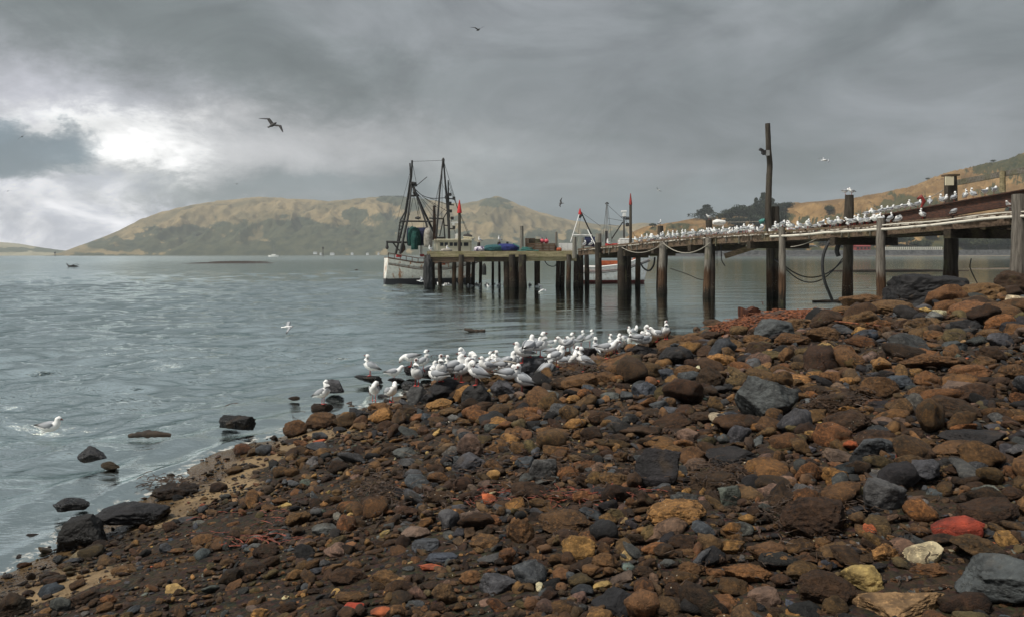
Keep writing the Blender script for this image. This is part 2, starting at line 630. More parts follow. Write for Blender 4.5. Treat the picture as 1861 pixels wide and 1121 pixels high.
MAT['roof_grey'] = simple('grey_roof', (.30, .31, .31), (.20, .20, .20), .6, .5, .1)
MAT['roof_dark'] = simple('dark_roof', (.13, .12, .11), (.08, .075, .07), .6, .5, .1)
MAT['wall_cream'] = simple('house_cream', (.60, .58, .50), (.50, .48, .42), .7, .5, .05)
MAT['wall_white'] = simple('house_white', (.72, .73, .74), (.6, .6, .6), .7, .5, .05)
MAT['wall_blue'] = simple('house_blue', (.36, .42, .52), (.28, .33, .42), .7, .5, .05)
MAT['wall_green'] = simple('house_green', (.38, .46, .38), (.30, .36, .30), .7, .5, .05)
MAT['seawall'] = simple('seawall_stone', (.085, .085, .085), (.035, .035, .036), .9, .5, .5, .2)
MAT['trunk'] = simple('bark', (.10, .08, .06), (.05, .04, .03), .9, 3.0, .5, stretch=(1, 1, .3))
MAT['driftwood'] = simple('driftwood_dark', (.05, .035, .025), (.02, .015, .012), .8, 8.0, .5)


def foliage_mat(name, c1, c2):
    m, t = new_mat(name)
    oi = t.n('ShaderNodeObjectInfo')
    geo = t.n('ShaderNodeNewGeometry')
    n = t.noise(geo.outputs['Position'], .35, 4, .6)
    c = t.mix(t.ss(n, .35, .65), c2, c1)
    c = t.mix(t.math('MULTIPLY', geo.outputs['Random Per Island'], .6), c, c2)
    return finish(m, t, c, .8, None, .2)


MAT['leaf'] = foliage_mat('foliage_evergreen', (.048, .062, .034), (.018, .026, .018))
MAT['leaf_olive'] = foliage_mat('foliage_olive', (.085, .088, .034), (.035, .042, .020))
MAT['leaf_scrub'] = foliage_mat('foliage_scrub', (.065, .078, .035), (.028, .035, .02))

# ------------------------------------------------------------------ shore line and ground height
SHORE = np.array([(-9, -30), (-6, -8), (-4.6, 2), (-3.75, 5.1), (-3.45, 7.3), (-3.15, 9.0), (-2.62, 10.4), (-1.95, 11.9), (-1.5, 13.4), (-.3, 15.4),
                  (1.4, 17.2), (3.4, 19.8), (5.6, 22.4), (7.4, 25.0), (9.3, 26.6), (11.3, 28.2), (13.6, 31.2), (16.2, 33.4), (20, 34.6),
                  (30, 36), (60, 34), (120, 28)], float)
LAND = np.vstack([SHORE, [(120, -60), (-20, -60)]])


def shore_dist(x, y):
    x, y = np.asarray(x, float), np.asarray(y, float)
    dmin = np.full(x.shape, 1e9)
    for (ax, ay), (bx, by) in zip(SHORE[:-1], SHORE[1:]):
        vx, vy = bx - ax, by - ay
        t = np.clip(((x - ax) * vx + (y - ay) * vy) / (vx * vx + vy * vy), 0, 1)
        dmin = np.minimum(dmin, np.hypot(x - ax - t * vx, y - ay - t * vy))
    ins = np.zeros(x.shape, bool)
    n = len(LAND)
    for i in range(n):
        (x1, y1), (x2, y2) = LAND[i], LAND[(i + 1) % n]
        c = ((y1 > y) != (y2 > y))
        ins ^= c & (x < (x2 - x1) * (y - y1) / (y2 - y1 + 1e-12) + x1)
    return np.where(ins, dmin, -dmin)


def ground_z(x, y):
    x, y = np.atleast_1d(np.asarray(x, float)), np.atleast_1d(np.asarray(y, float))
    d = shore_dist(x, y)
    dd = d + .30 * fbm(np.stack([x * .8, y * .8, x * 0], 1), 3, 5) * np.clip(1.2 - np.abs(y) / 60, .2, 1)
    z = np.where(dd > 0, 2.0 * (1 - np.exp(-np.maximum(dd, 0) * .105)), np.maximum(dd * .15, -2.6))
    amp = np.clip(d / 3, 0, 1)
    z = z + amp * .10 * fbm(np.stack([x * .7, y * .7, x * 0 + 3], 1), 3, 9)
    # tidal flats towards the far right shore
    pxx = 930.5 + F * x / np.maximum(y, 1)
    bank = np.zeros_like(z)
    for (cx, sx, cy, sy, hgt) in ((1900, 300, 112, 12, .16), (1960, 250, 330, 140, .22), (1930, 210, 175, 16, .14)):
        g = np.exp(-((pxx - cx) / sx) ** 4 - ((y - cy) / sy) ** 2)
        bank = np.maximum(bank, g * (2.6 + hgt))
    far = y > 70
    z = np.where(far, np.maximum(z, -2.6 + bank + .05 * fbm(np.stack([x * .08, y * .05, x * 0], 1), 3, 2)), z)
    return z


def hit_ground(px, py, lift=0.0):
    """first point of the ground (or the water level) seen at a photo pixel"""
    d = ray(px, py)
    Ys = np.concatenate([np.arange(1.2, 14, .04), np.arange(14, 60, .1)])
    X = d[0] * Ys
    Z = H + d[2] * Ys
    g = np.maximum(ground_z(X, Ys), -.06) + lift
    idx = np.nonzero(Z <= g)[0]
    if len(idx) == 0:
        return None
    k = idx[0]
    return Vector((X[k], Ys[k], g[k] - lift))


# ground sheet
def ground_material():
    m, t = new_mat('shore_ground')
    pos = t.n('ShaderNodeNewGeometry').outputs['Position']
    at = t.n('ShaderNodeAttribute', attribute_name='sand').outputs['Fac']
    n1 = t.noise(pos, 3.0, 6, .65)
    n2 = t.noise(pos, 22.0, 5, .7)
    n3 = t.noise(pos, 70.0, 4, .7)
    sand = t.mix(t.ss(n1, .3, .7), (.12, .078, .038), (.24, .165, .085))
    sand = t.mix(t.math('MULTIPLY', t.ss(n3, .5, .7), .5), sand, (.05, .034, .02))
    vo = t.n('ShaderNodeTexVoronoi')
    t.l(pos, vo.inputs['Vector'])
    vo.inputs['Scale'].default_value = 38
    grav = t.mix(.55, t.mix(t.ss(n2, .35, .65), (.010, .007, .005), (.045, .027, .014)), vo.outputs['Color'], 'MULTIPLY')
    grav = t.mix(t.math('MULTIPLY', t.ss(n1, .45, .65), .5), grav, (.035, .021, .011))
    f = t.math('ADD', at, t.math('MULTIPLY', t.math('SUBTRACT', n2, .5), .7))
    f = t.ss(f, .42, .58)
    c = t.mix(f, grav, sand)
    h = t.math('ADD', t.math('MULTIPLY', n2, .7), t.math('MULTIPLY', vo.outputs['Distance'], -.8))
    nm = t.bump(h, .8, .02)
    spz = t.n('ShaderNodeSeparateXYZ')
    t.l(pos, spz.inputs[0])
    wet = t.ss(t.math('ADD', spz.outputs[2], t.math('MULTIPLY', n1, .08)), .17, .09)      # soaked by the last wave
    c = t.mix(wet, c, t.mix(1.0, c, (.50, .47, .44), 'MULTIPLY'))
    rg = t.math('SUBTRACT', t.ss(f, 0, 1, .85, .6), t.math('MULTIPLY', wet, .38))
    return finish(m, t, c, rg, nm, .3)


def polar(rr, aa):
    A, Rr = np.meshgrid(aa, rr)
    x, y = Rr * np.sin(A), Rr * np.cos(A)
    n, m = x.shape
    i = np.arange(n - 1)[:, None] * m + np.arange(m - 1)[None]
    fc = np.stack([i, i + 1, i + 1 + m, i + m], -1).reshape(-1, 4)
    return x.ravel(), y.ravel(), fc


rr = np.concatenate([[.05, .6], np.geomspace(1.2, 60, 300), np.geomspace(61, 700, 110)[0:], np.geomspace(760, 9000, 14)])
aa = np.concatenate([np.linspace(-PI, R(-50), 50)[:-1], np.linspace(R(-50), R(50), 360), np.linspace(R(50), PI, 50)[1:]])
gx, gy, gf = polar(rr, aa)
gz = ground_z(gx, gy)
gz += np.where(np.hypot(gx, gy) < 40, .03 * fbm(np.stack([gx * 4, gy * 4, gx * 0], 1), 3, 21), 0)
gd = shore_dist(gx, gy)
SANDN = lambda x, y: fbm(np.stack([x * 1.1, y * 1.6, x * 0 + 7], 1), 3, 33)
sand = np.clip(1.0 - np.maximum(gd, 0) / 1.5 + SANDN(gx, gy) * .9, 0, 1)
sand = np.where(gd < 0, 1, sand)
sand = np.where((gy > 12.5) & (gd > 0), sand * .45, sand)
g_o = mesh_np('ground', np.stack([gx, gy, gz], 1), gf[:, ::-1], ground_material(), attrs={'sand': ('FLOAT', sand)})
tag(g_o, kind='structure')


# ------------------------------------------------------------------ water
def water_material():
    m, t = new_mat('sea_water')
    geo = t.n('ShaderNodeNewGeometry')
    pos = geo.outputs['Position']
    depth = t.n('ShaderNodeAttribute', attribute_name='depth').outputs['Fac']
    chop = t.n('ShaderNodeAttribute', attribute_name='chop').outputs['Fac']
    far = t.n('ShaderNodeAttribute', attribute_name='far').outputs['Fac']
    v = t.map(pos, (.45, 1.15, 1.0), rot=(0, 0, .22))
    r1 = t.noise(v, 4.5, 5, .6, .15)
    r2 = t.noise(v, 16.0, 4, .6, .1)
    r3 = t.noise(v, .35, 4, .6)
    ripple = t.math('ADD', t.math('MULTIPLY', r1, 1.0), t.math('MULTIPLY', r2, .42))
    gust = t.ss(r3, .35, .65, .55, 1.25)
    hgt = t.math('MULTIPLY', ripple, t.math('MULTIPLY', gust, chop))
    nm = t.bump(hgt, 1.0, .030)
    fr = t.n('ShaderNodeFresnel')
    fr.inputs['IOR'].default_value = 1.333
    t.l(nm, fr.inputs['Normal'])
    gl = t.n('ShaderNodeBsdfGlossy')
    gl.inputs['Color'].default_value = (.70, .775, .76, 1)
    t.l(nm, gl.inputs['Normal'])
    t.l(t.math('ADD', t.math('MULTIPLY', far, .16), .02), gl.inputs['Roughness'])
    df = t.n('ShaderNodeBsdfDiffuse')
    t.l(t.mix(t.ss(depth, .05, .7), (.105, .080, .042), (.005, .013, .0135)), df.inputs['Color'])
    tr = t.n('ShaderNodeBsdfTransparent')
    tr.inputs['Color'].default_value = (.90, .86, .72, 1)
    m1 = t.n('ShaderNodeMixShader')
    t.l(t.math('MULTIPLY', t.math('POWER', 2.718, t.math('MULTIPLY', depth, -4.5)), .97), m1.inputs[0])
    t.l(df.outputs[0], m1.inputs[1])
    t.l(tr.outputs[0], m1.inputs[2])
    m2 = t.n('ShaderNodeMixShader')
    t.l(fr.outputs[0], m2.inputs[0])
    t.l(m1.outputs[0], m2.inputs[1])
    t.l(gl.outputs[0], m2.inputs[2])
    fo = t.n('ShaderNodeBsdfDiffuse')
    fo.inputs['Color'].default_value = (.62, .60, .55, 1)
    fn_ = t.noise(pos, 9.0, 6, .7, .6)
    fm = t.math('MULTIPLY', t.math('MULTIPLY', t.ss(depth, .05, .004), t.ss(depth, .0, .002)), t.ss(fn_, .50, .62))
    m3 = t.n('ShaderNodeMixShader')
    t.l(t.math('MULTIPLY', fm, .75), m3.inputs[0])
    t.l(m2.outputs[0], m3.inputs[1])
    t.l(fo.outputs[0], m3.inputs[2])
    o = t.n('ShaderNodeOutputMaterial')
    t.l(m3.outputs[0], o.inputs[0])
    return m


rr = np.concatenate([np.geomspace(3.2, 70, 780), np.geomspace(70.8, 600, 150)[0:], np.geomspace(620, 12000, 24)])
aa = np.concatenate([np.linspace(R(-75), R(-38), 60)[:-1], np.linspace(R(-38), R(38), 560), np.linspace(R(38), R(75), 60)[1:]])
wx, wy, wf = polar(rr, aa)
wr = np.hypot(wx, wy)
sdw = shore_dist(wx, wy)
shel = np.clip((-(wx) + .02 * wy) / (3.2 + .16 * wy), 0, 1)          # wind reaches the water left of the wharf
shel = shel * shel * (3 - 2 * shel)
chop = .13 + 1.25 * shel
near = np.clip(-sdw / 4.0, .14, 1)
wz = np.zeros_like(wx)
rs = np.random.default_rng(5)
for k in range(96):
    lam = np.exp(rs.uniform(math.log(.16), math.log(4.2)))
    th = rs.normal(-1.35, .42)
    kx, ky = math.cos(th) * 2 * PI / lam, math.sin(th) * 2 * PI / lam
    ph = rs.uniform(0, 2 * PI)
    fade = np.clip(lam / (wr * .0145 * 1.3) - 1.0, 0, 1)
    wv = np.sin(kx * wx + ky * wy + ph + .8 * np.sin(wx * .21 + k) + .7 * np.sin(wy * .17 + 2 * k))
    wv = (.45 - np.abs(wv)) * .6 + wv * .5
    wz += wv * lam * .0088 * fade
wz *= chop * near * np.where(wr < 75, 1, .8)
gust = .65 + .6 * fbm(np.stack([wx * .12, wy * .06, wx * 0], 1), 3, 3)
wz *= np.clip(gust, .3, 1.5)
# little swash crests running along the shore
swn = fbm(np.stack([wx * .5, wy * .5, wx * 0], 1), 3, 8)
for d0, a_, w_ in ((-.95, .045, .20), (-.35, .020, .09), (-1.9, .035, .26)):
    dd = sdw + .35 * swn - d0
    wz += a_ * np.exp(-(dd / w_) ** 2) * np.clip((13 - wy) / 4, 0, 1) * np.clip(.8 + swn * 1.2, 0, 1.4)
gzz = ground_z(wx, wy)
dep = np.clip(wz - gzz, 0, 5)
farf = np.clip((wr - 30) / 400, 0, 1)
w_o = mesh_np('water', np.stack([wx, wy, wz], 1), wf[:, ::-1], water_material(),
              attrs={'depth': ('FLOAT', dep), 'chop': ('FLOAT', np.clip(chop * near * 1.1 + .06, 0, 1.3)), 'far': ('FLOAT', farf)})
tag(w_o, kind='structure')


# ------------------------------------------------------------------ hills
def hill_mat(name, grass1, grass2, bush1, bush2, sc):
    m, t = new_mat(name)
    pos = t.n('ShaderNodeNewGeometry').outputs['Position']
    b = t.n('ShaderNodeAttribute', attribute_name='bush').outputs['Fac']
    n1 = t.noise(pos, .006 * sc, 6, .62)
    n2 = t.noise(pos, .035 * sc, 6, .68)
    n3 = t.noise(pos, .15 * sc, 4, .7)
    g = t.mix(t.ss(n1, .35, .65), grass1, grass2)
    g = t.mix(t.math('MULTIPLY', t.ss(n2, .45, .7), .5), g, tuple(q * .55 for q in grass1))
    g = t.mix(t.math('MULTIPLY', t.ss(n3, .5, .7), .35), g, tuple(q * .5 for q in bush2))
    bu = t.mix(t.ss(n2, .35, .65), bush1, bush2)
    f = t.math('ADD', b, t.math('ADD', t.math('MULTIPLY', t.math('SUBTRACT', n2, .5), .9), t.math('MULTIPLY', t.math('SUBTRACT', n3, .5), .35)))
    c = t.mix(t.ss(f, .42, .58), g, bu)
    nm = t.bump(t.math('ADD', n2, t.math('MULTIPLY', n3, .5)), .6, 6.0 / sc)
    return finish(m, t, c, .95, nm, .1)


def hill(name, sil, Ys, Yr, mat, blobs, seed, nx=500, nt=70, rough=.05, px0=None, px1=None, prof=.75, low_bush=None, gul=90.):
    sp = np.array(sil, float)
    pxs = np.linspace(sp[0, 0], sp[-1, 0], nx)
    sy = np.interp(pxs, sp[:, 0], sp[:, 1])
    k = np.ones(5) / 5
    sy = np.convolve(np.pad(sy, 2, mode='edge'), k, 'valid')
    T = np.concatenate([np.linspace(0, 1, nt), np.linspace(1.06, 2.0, 14)])
    PX, TT = np.meshgrid(pxs, T)
    SY = np.interp(PX, pxs, sy)
    Y = Ys + (Yr - Ys) * TT
    Xw = (PX - 930.5) / F * Y
    zr = (HORIZON - (PX - 930.5) * math.sin(ROLL) - SY) / F * Yr + H
    zr = np.maximum(zr, 1.0)
    up = np.where(TT <= 1, np.clip(TT, 0, 1) ** prof, np.clip(1 - (TT - 1) * .9, 0, 1))
    up = up * (1 - .0 * TT)
    n = fbm(np.stack([Xw.ravel() / gul, Y.ravel() / (gul * 2.2), Xw.ravel() * 0], 1), 5, seed).reshape(Xw.shape)
    rdg = 1 - np.abs(n) * 2
    env = np.clip(TT, 0, 1) * np.clip(1.0 - TT, 0, 1) * 4
    Z = zr * up + zr * env * (rdg - .6) * rough * 4
    Z += zr * rough * .25 * np.clip(TT, 0, 1) * fbm(np.stack([Xw.ravel() / 25, Y.ravel() / 40, Xw.ravel() * 0], 1), 3, seed + 5).reshape(Xw.shape)
    Z = Z - 1.2 * (TT < .01)
    PY = HORIZON - (PX - 930.5) * math.sin(ROLL) - (Z - H) / Y * F
    bush = np.zeros_like(Z)
    for (bx, by, sx, sy_, a_) in blobs:
        q = ((PX - bx) / sx) ** 2 + ((PY - by) / sy_) ** 2
        bush = np.maximum(bush, a_ * np.exp(-q * q * .6))
    if low_bush:
        bush = np.maximum(bush, np.clip((PY - low_bush[0]) / low_bush[1], 0, 1))
    fn = fbm(np.stack([PX.ravel() / 14, PY.ravel() / 7, PX.ravel() * 0 + seed], 1), 5, seed + 9, .6).reshape(Z.shape)
    bush = np.clip(bush * .95 + fn * .75 + .02, 0, 1)
    m_ = len(pxs)
    i = np.arange(len(T) - 1)[:, None] * m_ + np.arange(m_ - 1)[None]
    fc = np.stack([i, i + 1, i + 1 + m_, i + m_], -1).reshape(-1, 4)
    o = mesh_np(name, np.stack([Xw.ravel(), Y.ravel(), Z.ravel()], 1), fc, mat, attrs={'bush': ('FLOAT', bush.ravel())})
    tag(o, kind='structure')
    return o, (pxs, Y, Xw, Z)


far_mat = hill_mat('far_hill', (.15, .125, .068), (.31, .235, .125), (.035, .046, .030), (.085, .088, .052), 1.0)
hill('hills', [(80, 467), (105, 461), (130, 452), (180, 434), (215, 420), (245, 404), (275, 391), (300, 384), (360, 371), (420, 363), (470, 358), (520, 361), (560, 363),
               (600, 366), (650, 361), (700, 357), (735, 357), (780, 364), (815, 370), (840, 371), (865, 366), (888, 360), (903, 356), (922, 362), (950, 375), (985, 387),
               (1030, 399), (1080, 407), (1120, 411), (1150, 408), (1170, 405), (1195, 409), (1240, 420), (1300, 440)],
     2050, 2750, far_mat,
     [(330, 430, 85, 20, .9), (250, 445, 110, 14, .8), (420, 425, 50, 24, .8), (500, 410, 40, 14, .8), (530, 418, 62, 24, 1), (480, 452, 260, 14, 1), (600, 435, 60, 28, 1), (645, 393, 26, 14, 1),
      (700, 400, 40, 14, .75), (690, 436, 90, 26, 1), (715, 362, 30, 8, 1), (745, 370, 30, 12, .9), (780, 440, 120, 26, .8), (880, 452, 150, 18, .9), (905, 370, 40, 10, .8),
      (980, 440, 80, 22, .7), (1080, 440, 80, 25, .8), (840, 400, 40, 8, .5)], 4, rough=.085, low_bush=(455, 14), gul=120.)
hill('headland', [(-260, 430), (-100, 436), (0, 440), (40, 444), (80, 451), (120, 456), (170, 463), (220, 467)], 2850, 3250,
     hill_mat('headland_grass', (.30, .27, .17), (.40, .37, .26), (.07, .085, .05), (.10, .11, .07), .7), [(-50, 455, 200, 6, .8), (60, 456, 50, 4, .7)], 14, nx=160, nt=30, rough=.05)
near_mat = hill_mat('near_hill', (.165, .098, .042), (.31, .195, .085), (.034, .042, .022), (.085, .075, .034), 3.0)
NH = hill('hill', [(1120, 462), (1135, 436), (1150, 421), (1175, 412), (1215, 406), (1260, 399), (1290, 396), (1350, 390), (1420, 373), (1480, 367), (1560, 359), (1610, 351), (1650, 342),
                   (1700, 323), (1760, 307), (1800, 296), (1835, 290), (1861, 279), (1950, 250), (2150, 200), (2400, 190)],
          655, 980, near_mat,
          [(1660, 372, 55, 16, 1), (1645, 385, 80, 14, .8), (1620, 352, 18, 4, .7), (1850, 296, 80, 17, 1), (1790, 312, 35, 6, .7), (1880, 330, 60, 14, .6), (1790, 350, 30, 10, .7), (1240, 412, 30, 6, .8), (1190, 420, 60, 8, .5),
           (1420, 400, 60, 12, .7), (1560, 395, 60, 10, .6), (1350, 430, 160, 16, .8), (1560, 425, 120, 18, .7), (1780, 440, 100, 18, 1), (1720, 390, 40, 10, .5), (1860, 420, 30, 40, .9)],
          24, rough=.10, low_bush=(440, 14), gul=45.)


# ------------------------------------------------------------------ rocks
def ico(sub):
    bm = bmesh.new()
    bmesh.ops.create_icosphere(bm, subdivisions=sub, radius=1)
    V = np.array([v.co[:] for v in bm.verts])
    Fc = np.array([[v.index for v in f.verts] for f in bm.faces])
    bm.free()
    V /= np.linalg.norm(V, axis=1)[:, None]
    return V, Fc


ICO = {k: ico(k) for k in (1, 2, 3, 4, 5, 6)}


def rock_shape(sub, r_, angular, rough):
    """unit rock: sphere cut by random planes, roughened; returns verts"""
    D, _ = ICO[sub]
    rad = np.ones(len(D)) * (1.0 + .0)
    k = int(4 + angular * 12)
    N = r_.normal(size=(k, 3))
    N /= np.linalg.norm(N, axis=1)[:, None]
    dist = r_.uniform(.44 + .34 * (1 - angular), .93, k)
    dots = D @ N.T
    with np.errstate(divide='ignore', invalid='ignore'):
        cut = np.where(dots > .05, dist[None] / dots, 9)
    rad = np.minimum(rad, cut.min(1))
    V = D * rad[:, None]
    V = V + .10 * (1.2 - angular) * fbm(V * 1.3 + r_.uniform(0, 99, 3), 2, 3)[:, None] * D * 2
    if sub >= 4:
        V = V + D * (rough * .16 * fbm(V * 4.0 + r_.uniform(0, 99, 3), 4, 6, .6))[:, None]
    else:
        V = V + D * (rough * .16 * fbm(V * 3.0 + r_.uniform(0, 99, 3), 2, 6))[:, None]
    return V


def rotz(a):
    c, s = math.cos(a), math.sin(a)
    return np.array([[c, -s, 0], [s, c, 0], [0, 0, 1.0]])


def rand_tilt(r_, amt):
    a = r_.normal(0, amt, 2)
    return np.array(Matrix.Rotation(a[0], 3, 'X') @ Matrix.Rotation(a[1], 3, 'Y'))


CLS = {  # linear base colours of the stones
    'B': ('basalt', (.078, .081, .086)), 'K': ('basalt', (.024, .022, .023)), 'G': ('plain', (.15, .18, .15)), 'S': ('basalt', (.060, .070, .085)),
    'W': ('weedy', (.138, .076, .033)), 'D': ('weedy', (.056, .031, .017)), 'U': ('weedy', (.178, .084, .034)), 'O': ('weedy', (.31, .165, .058)),
    'L': ('weedy', (.115, .082, .036)), 'P': ('plain', (.17, .108, .078)), 'T': ('plain', (.36, .235, .115)), 'Y': ('plain', (.46, .31, .11)),
    'R': ('plain', (.42, .062, .032)), 'N': ('plain', (.50, .13, .05)), 'Z': ('plain', (.14, .14, .132)), 'E': ('plain', (.64, .55, .36)),
}
WORD = {'B': 'grey', 'K': 'black', 'G': 'pale green', 'S': 'blue grey', 'W': 'brown', 'D': 'dark brown', 'U': 'russet', 'O': 'ochre', 'L': 'olive brown',
        'P': 'purplish brown', 'T': 'tan', 'Y': 'yellow', 'R': 'red', 'N': 'orange', 'Z': 'mid grey', 'E': 'cream'}
rocks = []          # (object, px, py, width_px, class)


def place_rock(px, py, wpx, hpx, cls, label=None, angular=None, rot=None, name='rock', flat=None, bury=.22, sub=None, cat='rock', depth_ratio=None):
    base = hit_ground(px, py + hpx * .30)
    if base is None:
        return None
    Y = base.y
    W = wpx / F * Y
    elev = math.atan2(H - base.z, Y)
    Dp = W * (depth_ratio or rng.uniform(.62, .9))
    Hh = max((hpx / F * Y - Dp * .75 * math.sin(elev)) / max(math.cos(elev), .3), W * .26)
    Hh *= 1 + bury * .7
    mk, colr = CLS[cls]
    if angular is None:
        angular = {'basalt': .95, 'plain': .85, 'weedy': .5}[mk]
    if sub is None:
        sub = 6 if wpx > 85 else (5 if wpx > 42 else 4)
    V = rock_shape(sub, rng, angular, 1.0 if mk == 'weedy' else .65)
    if cls in 'REG':
        V = np.sign(V) * np.abs(V) ** .62
    V = V / (V.max(0) - V.min(0)) * 1.0
    V = V @ np.diag([W, Dp, Hh])
    V = V @ rand_tilt(rng, .12).T @ rotz(rng.uniform(-.35, .35) if rot is None else rot).T
    jit = rng.uniform(.82, 1.2) * np.array([rng.uniform(.93, 1.07), 1, rng.uniform(.93, 1.07)])
    z0 = base.z
    if base.z < -.03:                                  # standing in the shallows
        z0, bury, Hh = .0, .16, Hh * 1.15 + .04
    o = mesh_np(name, V, ICO[sub][1], MAT[mk], loc=(base.x, Y + Dp * .15, z0 + Hh * (.5 - bury)))
    o.color = (*(np.array(colr) * jit), 1)
    rocks.append([o, px, py, wpx, cls, label, cat])
    return o


